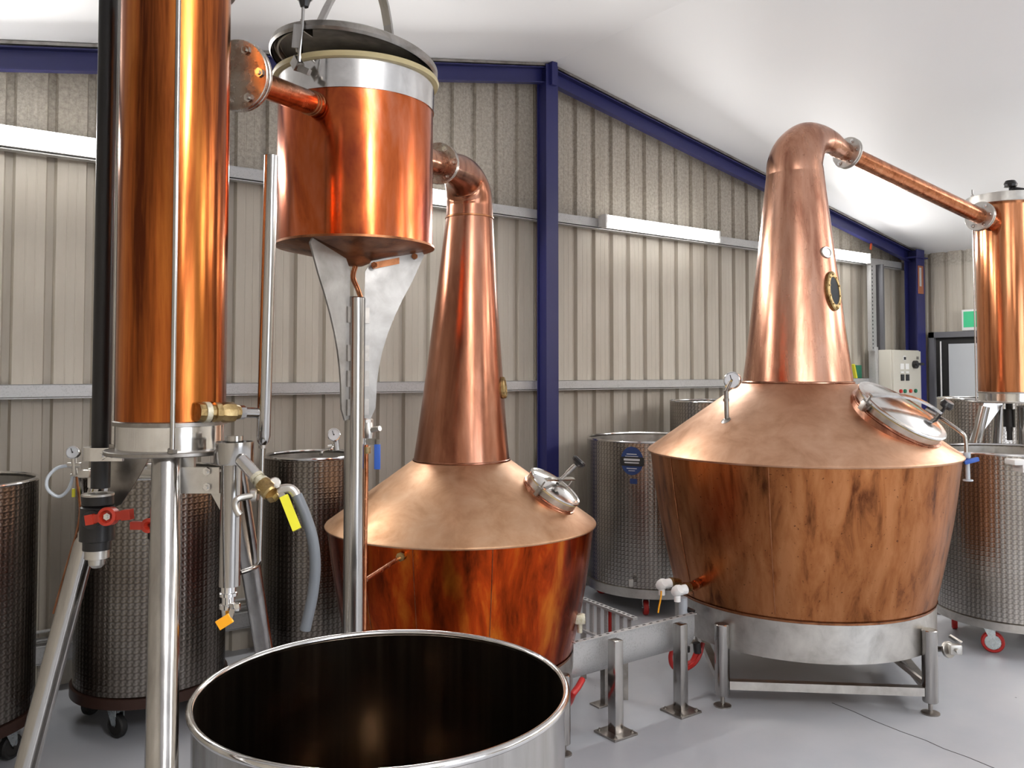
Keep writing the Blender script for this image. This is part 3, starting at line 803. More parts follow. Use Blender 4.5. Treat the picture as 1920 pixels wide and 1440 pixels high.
bm = NB(); cyl(bm, c + n*.075 , q, .0075, 12); cyl(bm, c+n*.075+ (q-c-n*.075)*.45, c+n*.075+(q-c-n*.075)*.85, .011, 12); finish('clamp_screw', bm, 'steel_dark', lid)
bm = NB(); rev(bm, [(0, -.012), (.016, -.012), (.031, .0), (.034, .012), (.028, .02), (0, .018)], q, (q-c), 10); finish('hand_knob', bm, 'black', lid)
oval(still_l, 'badge', -.212, 3.95, R_(-14), 1.55, .178, .024, .05, ('brass', 'brass'))
# brass outlet and thin pipe on the front of the boiler
a = at(756, 1042, 3.42); b = at(742, 1048, 3.30)
bm = NB(); rev(bm, [(0, -.06), (.034, -.06), (.034, .0), (.027, .008), (.027, .022), (.018, .026), (.018, .05), (0, .05)], a, (b-a), 8); finish('brass_fitting', bm, 'brass', still_l)
bm = NB(); cyl(bm, a, at(686, 1087, 3.05), .0085, 12); finish('thin_copper_pipe', bm, 'copper_neck', still_l)
# tap beside the cable tray
bm = NB(); q = at(1087, 1160, 3.78); cyl(bm, q, q+Vector((-.12, .04, .02)), .012, 12); rbox(bm, q, (.05, .04, .045), .012); cyl(bm, q, q+Vector((0, 0, -.06)), .012, 12); finish('drain_tap', bm, 'white_brass', still_l)

# ------------------------------------------------------------------ hanging copper vessel on a post
PX, PD, PR = -.506, 2.75, .248
t = thing('hanging_vessel', 'cylindrical copper vessel with raised steel lid on a tall steel post', 'vessel', PX, PD, 0)
vessel = t
zb_, zc_, zt_ = 2.025, 2.466, 2.555
bm = NB(); rev(bm, [(PR-.006, zb_), (PR, zb_), (PR, zc_), (PR-.006, zc_)], (PX, PD, 0), seg=96, closed=True); finish('copper_shell', bm, 'copper_pot', t)
bm = NB(); rev(bm, [(PR-.01, zb_+.004), (PR+.006, zb_+.003), (PR+.006, zb_-.004), (PR-.004, zb_-.006), (.05, zb_-.05), (.022, zb_-.062), (0, zb_-.062)], (PX, PD, 0), seg=80); finish('conical_base', bm, 'copper_under', t)
bm = NB(); rev(bm, [(PR-.008, zc_-.002), (PR+.003, zc_), (PR+.004, zt_), (PR-.008, zt_)], (PX, PD, 0), seg=96, closed=True); finish('steel_band', bm, 'steel_bright', t)
bm = NB(); rev(bm, [(PR-.004, zt_-.002), (PR+.016, zt_), (PR+.019, zt_+.008), (PR+.016, zt_+.016), (PR-.004, zt_+.018)], (PX, PD, 0), seg=96, closed=True); finish('rubber_gasket', bm, 'gasket', t)
bm = NB(); rev(bm, [(0, .0), (PR-.012, .0), (PR-.012, .004), (0, .004)], (PX, PD, zb_+.01), seg=48); rev(bm, [(PR-.0085, zb_), (PR-.0085, zt_)], (PX, PD, 0), seg=64); finish('inner_lining', bm, 'dark', t)
# lid, hinged at the back right and lifted toward the viewer's left
hinge = Vector((PX+PR*.80, PD+PR*.55, zt_+.02))
tilt_axis = Vector((-.55, .80, 0)).normalized()
tilt_n = (Vector((0, 0, 1)) + Vector((.80, .55, 0))*0.145).normalized()
lc = Vector((PX-.008, PD, zt_+.058))
R2 = PR+.018
bm = NB(); rev(bm, [(R2, -.004), (R2+.006, .004), (R2+.004, .022), (R2-.03, .040), (R2*.6, .066), (R2*.3, .078), (0, .082), (0, .076), (R2*.3, .072), (R2*.6, .060), (R2-.034, .034), (R2-.008, .018), (R2-.006, -.002)], lc, tilt_n, 96)
ld = finish('lid', bm, 'steel_dark', t)
bm = NB(); rev(bm, [(R2-.024, .008), (R2-.018, .008), (R2-.018, .030), (R2-.024, .032)], lc, tilt_n, 96, closed=True); finish('lid_lip', bm, 'steel_ring', ld)
bm = NB(); rev(bm, [(0, .062), (R2*.5, .050), (R2-.028, .026)], lc, tilt_n, 64); finish('lid_underside', bm, 'lid_inner', ld)
bm = NB()      # bow strap over the lid
x, y, a_ = frame_of(tilt_n, (.6, .8, 0))
pts = []
for k in range(15):
    q = -1 + 2*k/14
    pts.append(lc + x*(R2*.62*q) + a_*(.062 + .27*(1-abs(q)**2.2)))
pts = [lc + x*(-R2*.76) + y*0.03 + a_*.045] + pts + [lc + x*(R2*.80) + a_*.045]
for p, q in zip(pts, pts[1:]): beam(bm, p, q, .008, .036, up=a_)
finish('bow_strap', bm, 'steel', ld)
# clamp: hooked strap, threaded rod, black knob
q0 = at(563, 70, 2.46)
bm = NB(); beam(bm, at(560, 46, 2.47), at(556, 90, 2.47), .028, .006, up=(1, 0, 0)); beam(bm, at(556, 88, 2.47), at(566, 93, 2.52), .028, .006, up=(0, 0, 1)); beam(bm, at(565, 46, 2.47), at(585, 60, 2.56), .03, .005)
finish('clamp_hook', bm, 'steel', t)
bm = NB(); tube(bm, [at(569, 2, 2.45), at(567, 50, 2.45), at(562, 96, 2.46), at(560, 125, 2.47)], .005, 10); finish('clamp_rod', bm, 'steel', t)
bm = NB(); kk = at(571, -6, 2.45); rev(bm, [(0, -.03), (.012, -.03), (.018, -.012), (.026, -.006), (.028, .012), (.02, .022), (0, .024)], kk, (0, 0, 1), 10); finish('clamp_knob', bm, 'black', t)
bm = NB(); beam(bm, at(553, 112, 2.485), at(560, 126, 2.47), .03, .02); beam(bm, at(561, 128, 2.46), at(580, 136, 2.45), .018, .016); cyl(bm, at(557, 122, 2.455), at(570, 122, 2.455), .006, 10); finish('latch_lug', bm, 'steel_dark', t)
# post
post = Vector((-.497, 2.70, 0))
bm = NB(); rev(bm, [(0, 0), (.032, 0), (.032, 1.855), (.030, 1.858), (0, 1.858)], post, seg=40); finish('post', bm, 'steel', t)
bm = NB(); rev(bm, disc_prof(.10, 0, .01), post, seg=32); finish('base_plate', bm, 'steel_ring', t)
# wing plates bolted to the post
def wing(az, tipr, zt, tag_):
    e = Vector((math.cos(az), math.sin(az), 0)); nn = e.cross(Vector((0, 0, 1)))
    c0 = post.copy(); out = []
    inn = [(.028, 1.47), (.028, 1.96)]
    top_ = [(.045, 1.975), (tipr-.01, zt), (tipr+.005, zt-.015)]
    cur = []
    for k in range(1, 9):
        u = k/8
        r = .068 + (tipr-.068)*(1-u)**2.1; z = zt-.03 + (1.53-zt+.03)*u**.9
        cur.append((r, z))
    pts = [(.030, 1.475)] + [(.030, 1.94), (.05, 1.975)] + [(tipr-.01, zt), (tipr, zt-.015)] + cur + [(.066, 1.505), (.05, 1.47)]
    bm = NB(); plate(bm, [c0 + e*r + Vector((0, 0, z)) for r, z in pts], nn, .006)
    pl = finish('wing_plate', bm, 'wing_steel', t, sharp=30)
    for z in (1.51, 1.60, 1.68, 1.80):
        bm = NB(); box(bm, c0+e*.037+Vector((0, 0, z)), (.014, .014, .05), Matrix((e, nn, Vector((0, 0, 1)))).transposed()); finish('bolt_tab', bm, 'steel_dark', pl)
wing(R_(-118), .215, 2.018, 0)
wing(R_(22), .225, 2.018, 1)
bm = NB(); a = at(697, 499, 2.72); b = at(785, 482, 2.79); beam(bm, a, b, .02, .02); hexnut(bm, at(702, 497, 2.70), (0, -1, 0), .01); hexnut(bm, at(778, 481, 2.77), (0, -1, 0), .01); finish('mounting_bar', bm, 'copper_under', t)
# drain line from the cone, down behind the post, with a ball valve
bm = NB(); tube(bm, [(PX, PD, 1.965), at(662, 520, 2.76), at(672, 545, 2.78), at(680, 575, 2.79), at(686, 640, 2.80), at(686, 700, 2.80), at(686, 785, 2.80)], .0085, 14, smooth=5)
finish('drain_pipe', bm, 'copper_pipe', t)
bm = NB(); tube(bm, [at(686, 826, 2.80), at(686, 900, 2.80), at(684, 1000, 2.80), at(682, 1180, 2.80)], .0085, 14); finish('drain_pipe', bm, 'copper_pipe', t)
bm = NB(); c = at(689, 808, 2.79); cyl(bm, at(688, 786, 2.79), at(688, 792, 2.79), .021, 8); rev(bm, [(0, -.04), (.016, -.04), (.020, -.015), (.022, 0), (.019, .02), (.016, .035), (0, .035)], c, seg=16); cyl(bm, c, c+Vector((.045, -.03, .01)), .009, 10)
bvl = finish('ball_valve', bm, 'steel_ring', t)
bm = NB(); cyl(bm, at(687, 838, 2.79), at(687, 850, 2.79), .014, 8); finish('union_nut', bm, 'brass', bvl)
bm = NB(); beam(bm, at(676, 828, 2.72), at(706, 828, 2.72), .02, .004, up=(0, 0, 1)); hexnut(bm, at(681, 828, 2.71), (0, -1, 0), .006, .004); hexnut(bm, at(679, 828, 2.72), (-1, 0, 0), .01, .004); finish('valve_bracket', bm, 'steel', bvl)
bm = NB(); beam(bm, at(707, 824, 2.72), at(707, 836, 2.72), .016, .004); finish('lever', bm, 'steel', bvl)
bm = NB(); rbox(bm, (at(708, 833, 2.72)+at(707, 880, 2.72))/2, (.020, .008, .08), .003); finish('blue_handle', bm, 'blue', bvl, label='blue lever handle')
# inlet from the column
S1 = at(591, 196, 2.52); S0 = at(448, 143, 2.13)
ax = (S1-S0).normalized()
flange(t, S0, ax, .088, 6)
bm = NB(); cyl(bm, S0, S1+ax*.03, .034, 32); finish('inlet_pipe', bm, 'copper_pipe', t)
for k in (0.0, -.022, -.04):
    bm = NB(); rev(bm, [(.033, -.006), (.037, -.004), (.0375, 0), (.037, .004), (.033, .006)], S1+ax*k, ax, 32, closed=True); finish('pipe_collar', bm, 'copper_under', t)

# ------------------------------------------------------------------ column condensers
def column(X, d, R, zp, zc, zt, label, rods, legs, rls, mcol, band=.0, rodtop=None, rf=1.22, rp=None):
    t = thing('column_condenser', label, 'condenser', X, d, 0)
    c = (X, d, 0)
    bm = NB(); rev(bm, [(R, zc), (R, zt), (R-.004, zt), (R-.004, zc)], c, seg=80, closed=True); finish('copper_column', bm, mcol, t)
    bm = NB(); rev(bm, [(R-.004, zc-.008), (R+.004, zc-.006), (R+.004, zc+.002), (R, zc+.004)], c, seg=80); finish('lower_rim', bm, 'steel_dark', t)
    bm = NB(); rev(bm, [(0, zc-.004), (R-.002, zc-.004), (R-.002, zp), (0, zp)], c, seg=80); finish('steel_collar', bm, 'steel_bright', t)
    rp = rp or R*1.38
    bm = NB(); rev(bm, disc_prof(rp, zp-.010, zp), c, seg=64); finish('base_plate', bm, 'steel_dark', t)
    bm = NB(); rev(bm, disc_prof(R*(1.1 if R < .15 else 1.3), zt-.002, zt+.05*(R/.15)), c, seg=64); finish('top_flange', bm, 'steel_ring', t)
    for az in rods:
        q = Vector((X+R*rf*math.cos(az), d+R*rf*math.sin(az), 0))
        bm = NB(); cyl(bm, q+Vector((0, 0, zp)), q+Vector((0, 0, zt+.09*(R/.15))), .0055, 12)
        r_ = finish('tie_rod', bm, 'steel', t)
        bm = NB(); hexnut(bm, q+Vector((0, 0, zp)), (0, 0, 1), .010); finish('nut', bm, 'steel_dark', r_)
        bm = NB(); hexnut(bm, q+Vector((0, 0, zt+.05*(R/.15))), (0, 0, 1), .012, .010); finish('nut', bm, 'steel_dark', r_)
    for li, (a, b) in enumerate(legs):
        rl = rls[li] if isinstance(rls, list) else rls
        a = Vector(a); b = Vector(b); ax = (b-a).normalized()
        bm = NB(); cyl(bm, a, b, rl, 32); lg = finish('leg', bm, 'steel', t)
        bm = NB(); rev(bm, disc_prof(rl*1.7, 0, .008), (b.x, b.y, 0), seg=24); finish('foot_plate', bm, 'steel_dark', lg)
    return t
CL = (-.742, 1.863); RL = .1135
zp = 1.455
tL = column(*CL, RL, zp, 1.513, 2.47, 'tall orange copper column on a steel tripod at left foreground',
    [R_(-67), R_(52), R_(178)],
    [((-.716, 1.775, zp-.012), (-.478, 1.18, .004)), ((-.967, 2.06, zp-.025), (-1.275, 1.95, .004)), ((-.655, 2.0, zp-.012), (-.785, 3.10, .004))],
    [.0285, .0255, .0255], 'copper_column', rp=.134, rf=1.12)
# gusset webs between plate and legs
bm = NB(); plate(bm, [at(203, 853, 2.0), at(283, 853, 2.0), at(262, 892, 2.0), at(228, 945, 2.0), at(203, 957, 2.0)], (0, -1, 0), .005); finish('gusset', bm, 'steel_dark', tL)
q0, q1 = at(338, 876, 1.79), at(411, 876, 1.80); q2, q3 = at(411, 925, 1.80), at(338, 925, 1.79)
bm = NB(); plate(bm, [q0, q1, q2, q3], (q1-q0).cross(q3-q0), .005); plate(bm, [at(396, 925, 1.80), at(430, 925, 1.80), at(414, 958, 1.80)], (q1-q0).cross(q3-q0), .004)
beam(bm, at(352, 855, 1.80), at(352, 880, 1.80), .03, .012)
gq = finish('bracket_plate', bm, 'steel_ring', tL)
for p in ((389, 884), (389, 913)):
    bm = NB(); hexnut(bm, at(*p, 1.793), (-.1, -1, 0), .009, .006); finish('bracket_bolt', bm, 'steel_bright', gq)
# outlet brass valve on the column foot and stub to the steel riser
a = at(386, 773, 1.79); b = at(452, 773, 1.85); ax = (b-a).normalized()
bm = NB(); rev(bm, [(0, -.02), (.02, -.02), (.02, .006), (.017, .008), (.017, .016), (.021, .018), (.021, .03), (.018, .032), (.022, .04), (.022, .062), (.017, .066), (.015, .076), (0, .076)], a, ax, 10); finish('brass_valve', bm, 'brass', tL)
bm = NB(); rev(bm, [(.015, 0), (.022, 0), (.022, .012), (.015, .012)], a-ax*.006, ax, 20, closed=True); finish('limed_joint', bm, 'white_brass', tL)
bm = NB(); cyl(bm, a+ax*.07, at(490, 774, 1.88), .0115, 18); rev(bm, [(.0, -.004), (.015, -.004), (.015, .008), (0, .008)], a+ax*.08, ax, 8); finish('stub_pipe', bm, 'steel', tL)
a = at(300, 838, 1.76)

# the right column by the door
CR = (3.372, 5.80); RR = .185
zpr = 1.425
legs = []
for az, top_r in ((R_(200), .17), (R_(-60), .17), (R_(80), .17)):
    e = Vector((math.cos(az), math.sin(az), 0)); c0 = Vector((*CR, 0))
    legs.append((c0+e*.17+Vector((0, 0, zpr-.012)), c0+e*.46+Vector((0, 0, .004))))
legs[0] = ((at(1846, 762, 5.72)), Vector((at(1846, 762, 5.72).x-.30, 5.82, .004)))
legs[1] = ((at(1917, 762, 5.70)), Vector((at(1917, 762, 5.70).x+.12, 5.92, .004)))
tR = column(*CR, RR, zpr, 1.485, 2.755, 'copper column with bolted top flange at far right beside the door',
    [R_(-72), R_(60), R_(182)], legs, .033, 'amber', rp=.25)
ax = (F2-F1).normalized()
flange(tR, F2, ax, .098, 6, mat='steel_ring')
bm = NB(); cyl(bm, F2, F2+ax*.20, .058, 28, .062); finish('inlet_stub', bm, 'copper_pipe', tR)
bm = NB(); k_ = Vector((CR[0]-.02, CR[1]-.10, 2.755+.062)); cyl(bm, k_, k_+Vector((0, 0, .05)), .01, 10); rev(bm, [(0, 0), (.04, .005), (.044, .02), (.03, .045), (0, .05)], k_+Vector((0, 0, .045)), (0, 0, 1), 10); cyl(bm, k_+Vector((0, 0, .04)), k_+Vector((.1, -.02, .02)), .014, 8); finish('top_knob', bm, 'black', tR)
bm = NB(); q = Vector((CR[0]-.0, CR[1], 0))
cyl(bm, q+Vector((0, 0, 1.22)), q+Vector((0, 0, 1.41)), .022, 16); cyl(bm, q+Vector((0, 0, 1.25)), q+Vector((0, 0, 1.37)), .038, 16); cyl(bm, q+Vector((0, 0, 1.16)), q+Vector((0, 0, 1.22)), .018, 16); finish('black_drain_valve', bm, 'black_pvc', tR)
bm = NB(); e0 = legs[0][0]; plate(bm, [(CR[0]-.16, CR[1]+.02, zpr-.012), (CR[0]-.02, CR[1]+.02, zpr-.012), (CR[0]-.24, CR[1]+.02, zpr-.30), (CR[0]-.27, CR[1]+.02, zpr-.28)], (0, 1, 0), .006); finish('gusset', bm, 'steel', tR)

# ------------------------------------------------------------------ black drain pipe with red valve at left foreground
bx = at(192, 698, 1.93); bX, bD = bx.x, bx.y
t = thing('black_drain_pipe', 'long black plastic pipe with red valve handle left of the copper column', 'pipe', bX, bD, 1.3)
bm = NB(); rev(bm, [(0, 1.36), (.0205, 1.36), (.0205, roof(W((bX, bD, 0)).x)-.10), (0, roof(W((bX, bD, 0)).x)-.10)], (bX, bD, 0), seg=32); pp = finish('pipe', bm, 'black_pvc', t)
za = lambda py, dd=1.93: at(185, py, dd).z
vx, vd = at(183, 960, 1.93).x, 1.93
bm = NB(); rev(bm, [(0, za(928)), (.033, za(928)), (.034, za(945)), (.031, za(947)), (.036, za(950)), (.037, za(1012)), (.030, za(1014)), (.030, za(1030)), (.0, za(1030))], (vx, vd, 0), seg=28)
cyl(bm, (vx, vd, za(968)), (vx+.01, vd-.05, za(968)), .02, 20); vb = finish('valve_body', bm, 'black_pvc', t)
bm = NB(); rev(bm, [(.0205, za(929)), (.034, za(929)), (.034, za(925)), (.0205, za(925))], (vx, vd, 0), seg=28, closed=True); finish('union_ring', bm, 'steel_ring', vb)
hc = at(204, 968, 1.875)
bm = NB(); rev(bm, [(.006, -.012), (.020, -.012), (.020, .012), (.014, .014), (.012, .004), (.006, .004)], hc, (.0, -1, .1), 24, closed=True)
for s_, (x1, y1) in ((-1, (164, 975)), (1, (247, 964))):
    tip = at(x1, y1, 1.87 if s_ > 0 else 1.885); dr = (tip-hc).normalized()
    beam(bm, hc+dr*.016, tip, .018, .016, up=(0, 0, 1)); beam(bm, tip-dr*.02, tip, .022, .018, up=(0, 0, 1))
finish('red_handle', bm, 'red', vb, label='red cross handle')
bm = NB(); hexnut(bm, hc+Vector((0, -.004, 0)), (0, -1, .1), .008, .006); finish('handle_screw', bm, 'steel_bright', vb)
bm = NB(); rev(bm, [(0, za(1030)), (.026, za(1030)), (.026, za(1046)), (.018, za(1048)), (.017, za(1058)), (.010, za(1064)), (0, za(1064))], (vx, vd, 0), seg=24); finish('steel_coupling', bm, 'steel_ring', vb)
bm = NB(); c = Vector((bX-.002, bD, at(188, 850, 1.93).z))
rev(bm, [(.0215, -.0145), (.036, -.0145), (.036, .0145), (.0215, .0145)], c, (0, 0, 1), 32, closed=True)
p_ = at(214, 851, 1.90); box(bm, (c+p_)/2+Vector((.01, -.02, 0)), (.07, .010, .029)); hexnut(bm, p_+Vector((-.01, -.03, 0)), (0, -1, 0), .010, .008)
finish('pipe_clamp', bm, 'steel_bright', t)
bm = NB(); beam(bm, at(216, 846, 1.89), at(252, 843, 1.88), .006, .05, up=(0, 0, 1)); finish('clamp_arm', bm, 'steel_ring', t)
# small second valve under the column, behind the front leg
cX = at(296, 980, 1.93).x
t = thing('black_drain_valve', 'black valve with red handle hanging under the copper column, half behind its front leg', 'valve', cX, 1.93, 1.2)
zz = lambda py: at(296, py, 1.93).z
bm = NB(); rev(bm, [(0, zz(856)), (.011, zz(856)), (.011, zz(945)), (.016, zz(947)), (.017, zz(965)), (.021, zz(968)), (.021, zz(1008)), (.014, zz(1014)), (.012, zz(1040)), (0, zz(1040))], (cX, 1.93, 0), seg=24); finish('valve_body', bm, 'black_pvc', t)
bm = NB(); rev(bm, [(0, zz(1040)), (.010, zz(1040)), (.010, zz(1050)), (.0, zz(1050))], (cX, 1.93, 0), seg=20); tube(bm, [(cX, 1.93, zz(1050)), (cX-.002, 1.93, .8), (cX-.01, 1.95, .4), (cX, 1.97, .02)], .010, 14, smooth=4); finish('drain_tube', bm, 'steel_dark', t)
hc = at(281, 985, 1.885)
bm = NB(); rev(bm, [(.004, -.01), (.016, -.01), (.016, .01), (.009, .012), (.004, .004)], hc, (0, -1, .1), 22, closed=True)
for (x1, y1) in ((246, 985), (306, 978)):
    tip = at(x1, y1, 1.885); beam(bm, hc+(tip-hc).normalized()*.012, tip, .017, .014, up=(0, 0, 1))
finish('red_handle', bm, 'red', t, label='red cross handle')

# ------------------------------------------------------------------ gauge assembly with clear tubing beside the black pipe
gx = at(147, 900, 2.0)
t = thing('sampling_gauge', 'small pressure gauge with looped clear tubing left of the black pipe', 'gauge', gx.x, 2.0, 1.2)
gauge(t, at(137, 848, 1.98), (.25, -1, .1), .0145)
bm = NB(); cyl(bm, at(139, 858, 2.0), at(141, 890, 2.0), .007, 12); cyl(bm, at(127, 872, 2.0), at(153, 872, 2.0), .006, 12); cyl(bm, at(133, 892, 2.0), at(160, 890, 2.0), .004, 10)
rbox(bm, at(160, 888, 1.99), (.028, .02, .018), .004); rbox(bm, at(170, 896, 2.0), (.010, .012, .045), .002); finish('tee_fitting', bm, 'steel_ring', t)
bm = NB(); tube(bm, [at(128, 873, 2.0), at(106, 878, 1.98), at(89, 897, 1.97), at(90, 918, 1.97), at(110, 931, 1.98), at(128, 918, 1.99), at(137, 893, 2.0)], .0038, 10, smooth=6); finish('clear_tubing', bm, 'clear', t)
bm = NB(); tube(bm, [at(143, 890, 2.0), at(148, 930, 2.0), at(150, 960, 2.0), at(143, 1000, 2.02), at(128, 1050, 2.06), at(100, 1150, 2.12)], .0026, 10, smooth=4); finish('down_tube', bm, 'copper_under', t)
bm = NB(); tube(bm, [at(149, 890, 2.02), at(152, 930, 2.02), at(153, 975, 2.02), at(150, 1010, 2.02)], .006, 10, smooth=3); finish('riser', bm, 'steel', t)
bm = NB(); rbox(bm, at(138, 924, 2.0), (.006, .006, .02), .001); finish('yellow_tag', bm, 'yellow', t)

# ------------------------------------------------------------------ steel riser and spirit parrot
D0 = 1.78
t = thing('spirit_parrot', 'steel spirit parrot with overflow cup, brass valve and drain tap', 'parrot', at(437, 900, D0).x, D0, 1.0)
par = t
def zq(px, py): return at(px, py, D0).z
xc = at(439, 845, D0).x; xt = at(432, 980, D0).x
zT, zB = zq(439, 828), zq(439, 869)
bm = NB(); rev(bm, [(0, zB), (.039, zB), (.040, zB+.002), (.040, zT), (.037, zT), (.037, zT-.006), (0, zT-.006)], (xc, D0, 0), seg=48); rev(bm, [(0, zT-.008), (.018, zT-.008), (.018, zT+.012), (0, zT+.012)], (xc, D0, 0), seg=32); cup = finish('overflow_cup', bm, 'steel', t)
bm = NB(); tube(bm, [(xc-.004, D0, zB+.002), (xt, D0, zq(432, 985)), (at(430, 1098, D0).x, D0, zq(430, 1098))], .0212, 36); finish('tube_body', bm, 'steel', t)
bm = NB(); xb = at(428, 1120, D0).x
rev(bm, [(0, zq(428, 1096)), (.015, zq(428, 1096)), (.015, zq(428, 1110)), (.018, zq(428, 1111)), (.018, zq(428, 1117)), (.013, zq(428, 1118)), (.013, zq(428, 1132)), (.018, zq(428, 1133)), (.018, zq(428, 1140)), (.014, zq(428, 1142)), (.012, zq(428, 1156)), (0, zq(428, 1156))], (xb, D0, 0), seg=20)
cyl(bm, (xb, D0, zq(428, 1137)), at(445, 1137, D0-.02), .008, 12); rbox(bm, at(444, 1138, D0-.025), (.014, .012, .016), .003); dv = finish('drain_tap', bm, 'steel_bright', t)
bm = NB(); beam(bm, at(436, 1142, D0-.03), at(432, 1158, D0-.035), .01, .003); finish('tap_lever', bm, 'steel', dv)
bm = NB(); a, b = at(409, 1173, D0-.035), at(433, 1158, D0-.035); beam(bm, a, b, .020, .007, up=(0, 0, 1)); finish('orange_handle', bm, 'orange', dv, label='orange tap handle')
# angled spout
a, b = at(452, 862, D0-.03), at(480, 893, D0-.05)
bm = NB(); cyl(bm, a, b, .0135, 20); sp = finish('spout', bm, 'steel_bright', t)
ax = (b-a).normalized()
bm = NB(); rev(bm, [(0, 0), (.0145, 0), (.0145, .008), (0, .008)], b, ax, 18); rev(bm, [(0, .016), (.0155, .016), (.0155, .022), (0, .022)], b, ax, 18); rev(bm, [(0, .008), (.011, .008), (.011, .016), (0, .016)], b, ax, 18); finish('threaded_joint', bm, 'white_brass', sp)
bm = NB(); rev(bm, [(0, .022), (.0165, .022), (.018, .03), (.0185, .05), (.016, .054), (0, .054)], b, ax, 12); c_ = b+ax*.05; cyl(bm, c_, at(514, 932, D0-.06), .015, 8); finish('brass_valve', bm, 'brass', sp)
bm = NB(); tube(bm, [at(480, 928, D0-.07), at(458, 932, D0-.09), at(445, 936, D0-.1), at(441, 945, D0-.1), at(444, 958, D0-.1), at(450, 966, D0-.1)], .0065, 14, smooth=4); rev(bm, disc_prof(.013, -.01, .004), at(480, 928, D0-.07), (1, 0, 0), 18); finish('spout_bend', bm, 'steel_ring', sp)
bm = NB(); a, b = at(532, 930, D0-.07), at(557, 993, D0-.09); beam(bm, a, b, .017, .006, up=(1, 0, .2)); hl = finish('yellow_handle', bm, 'yellow', sp, label='yellow lever handle')
bm = NB(); beam(bm, at(508, 908, D0-.06), at(532, 932, D0-.07), .012, .004, up=(1, 0, .2)); rev(bm, disc_prof(.012, -.004, .004), at(515, 906, D0-.06), (0.3, -1, .2), 16); hexnut(bm, at(519, 910, D0-.07), (0.3, -1, .2), .006, .005); finish('lever', bm, 'steel_ring', sp)
# link from the parrot foot to the riser
t2 = thing('steel_riser', 'slim upright steel pipe narrowing to a thin tube, right of the copper column', 'pipe', at(495, 700, 1.88).x, 1.88, 1.1)
bm = NB(); tube(bm, [at(509, 292, 1.88), at(494, 818, 1.88), at(493, 828, 1.88), at(492, 835, 1.88)], [.0150, .0150, .0125, .0065], 30, smooth=0); finish('wide_tube', bm, 'steel', t2)
bm = NB(); tube(bm, [at(492, 834, 1.88), at(489, 930, 1.88), at(486, 1030, 1.88), at(486, 1052, 1.88), at(482, 1060, 1.88), at(473, 1066, 1.84), at(450, 1074, 1.80)], .0052, 14, smooth=4); finish('thin_tube', bm, 'steel', t2)
bm = NB(); rev(bm, [(.005, -.003), (.0085, -.003), (.0085, .004), (.005, .004)], at(492, 838, 1.88), (0, 0, 1), 16, closed=True); finish('collar', bm, 'steel_dark', t2)
# grey hose hanging from the valve
bm = NB(); tube(bm, [at(556, 928, 1.72), at(572, 965, 1.72), at(586, 1010, 1.72), at(591, 1060, 1.72), at(587, 1110, 1.72), at(579, 1150, 1.72), at(572, 1181, 1.72)], .0110, 18, smooth=6)
p = at(556, 928, 1.72)
t3 = thing('grey_hose', 'dark grey rubber hose hanging from the brass parrot valve', 'hose', p.x, p.y, 1.0)
finish('hose', bm, 'hose', t3)
bm = NB(); tube(bm, [at(516, 924, 1.72), at(530, 917, 1.72), at(545, 917, 1.72), at(554, 926, 1.72), at(559, 940, 1.72)], .0095, 16, smooth=5); finish('steel_elbow', bm, 'steel_ring', t3)

# ------------------------------------------------------------------ tanks
def tank(X, d, R, z0, zt, label, mat='perlage_dark', ringmat='brown_reflection', casters=(-80, 10, 100, 190), rin=.0, wheel='rubber', group='swirl-finished steel tanks on castors', clips=(), cr=.062, ringh=.045, swo=1.25):
    t = thing('steel_tank', label, 'tank', X, d, 0, group=group)
    c = (X, d, 0)
    bm = NB(); zb = z0+ringh-.005
    rev(bm, [(0, zb), (R-.01, zb), (R, zb+.01), (R, zt-.012), (R-.004, zt-.012), (R-.004, zb+.02), (0, zb+.02)], c, seg=96); finish('shell', bm, mat, t)
    bm = NB(); prof = [(R-.006+.009*math.cos(k*pi/5), zt-.008+.009*math.sin(k*pi/5)) for k in range(10)]
    rev(bm, prof, c, seg=96, closed=True); finish('rolled_rim', bm, 'steel_bright', t)
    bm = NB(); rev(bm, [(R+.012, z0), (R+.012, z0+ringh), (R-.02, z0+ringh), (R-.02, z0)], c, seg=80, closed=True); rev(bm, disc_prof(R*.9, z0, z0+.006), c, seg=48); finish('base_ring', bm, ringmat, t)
    bm = NB(); rev(bm, [(R-.0045, zt-.02), (R-.0045, zb+.03), (0, zb+.03)], c, seg=72); finish('inner_wall', bm, 'steel_ring' , t)
    for az in casters:
        az = R_(az); q = Vector((X+R*.80*math.cos(az), d+R*.80*math.sin(az), 0)); h = z0
        sw = az + swo
        e = Vector((math.cos(sw), math.sin(sw), 0)); sdv = Vector((-e.y, e.x, 0))
        bm = NB(); box(bm, q+Vector((0, 0, h-.004)), (.075, .075, .008), Matrix.Rotation(sw, 3, 'Z'))
        for s_ in (-1, 1):
            plate(bm, [q+sdv*.021*s_+e*a_+Vector((0, 0, b_)) for a_, b_ in ((-.032, h-.008), (.032, h-.008), (.012+.02, cr-.0), (.02, cr-.016), (.004, cr))], sdv, .003)
        cs = finish('castor', bm, 'zinc', t)
        bm = NB(); wc = q+e*.018+Vector((0, 0, cr*.82))
        rr = cr*.82
        rev(bm, [(rr*.72, -.017), (rr*.9, -.017), (rr, -.010), (rr, .010), (rr*.9, .017), (rr*.72, .017)], wc, sdv, 28, closed=True); wh = finish('wheel', bm, wheel, cs)
        bm = NB(); rev(bm, disc_prof(rr*.72, -.015, .015), wc, sdv, 20); cyl(bm, wc-sdv*.026, wc+sdv*.026, .007, 10); finish('wheel_hub', bm, 'zinc' if wheel != 'rubber' else 'dark', wh)
    return t
p = at(283, 1250, 4.12)
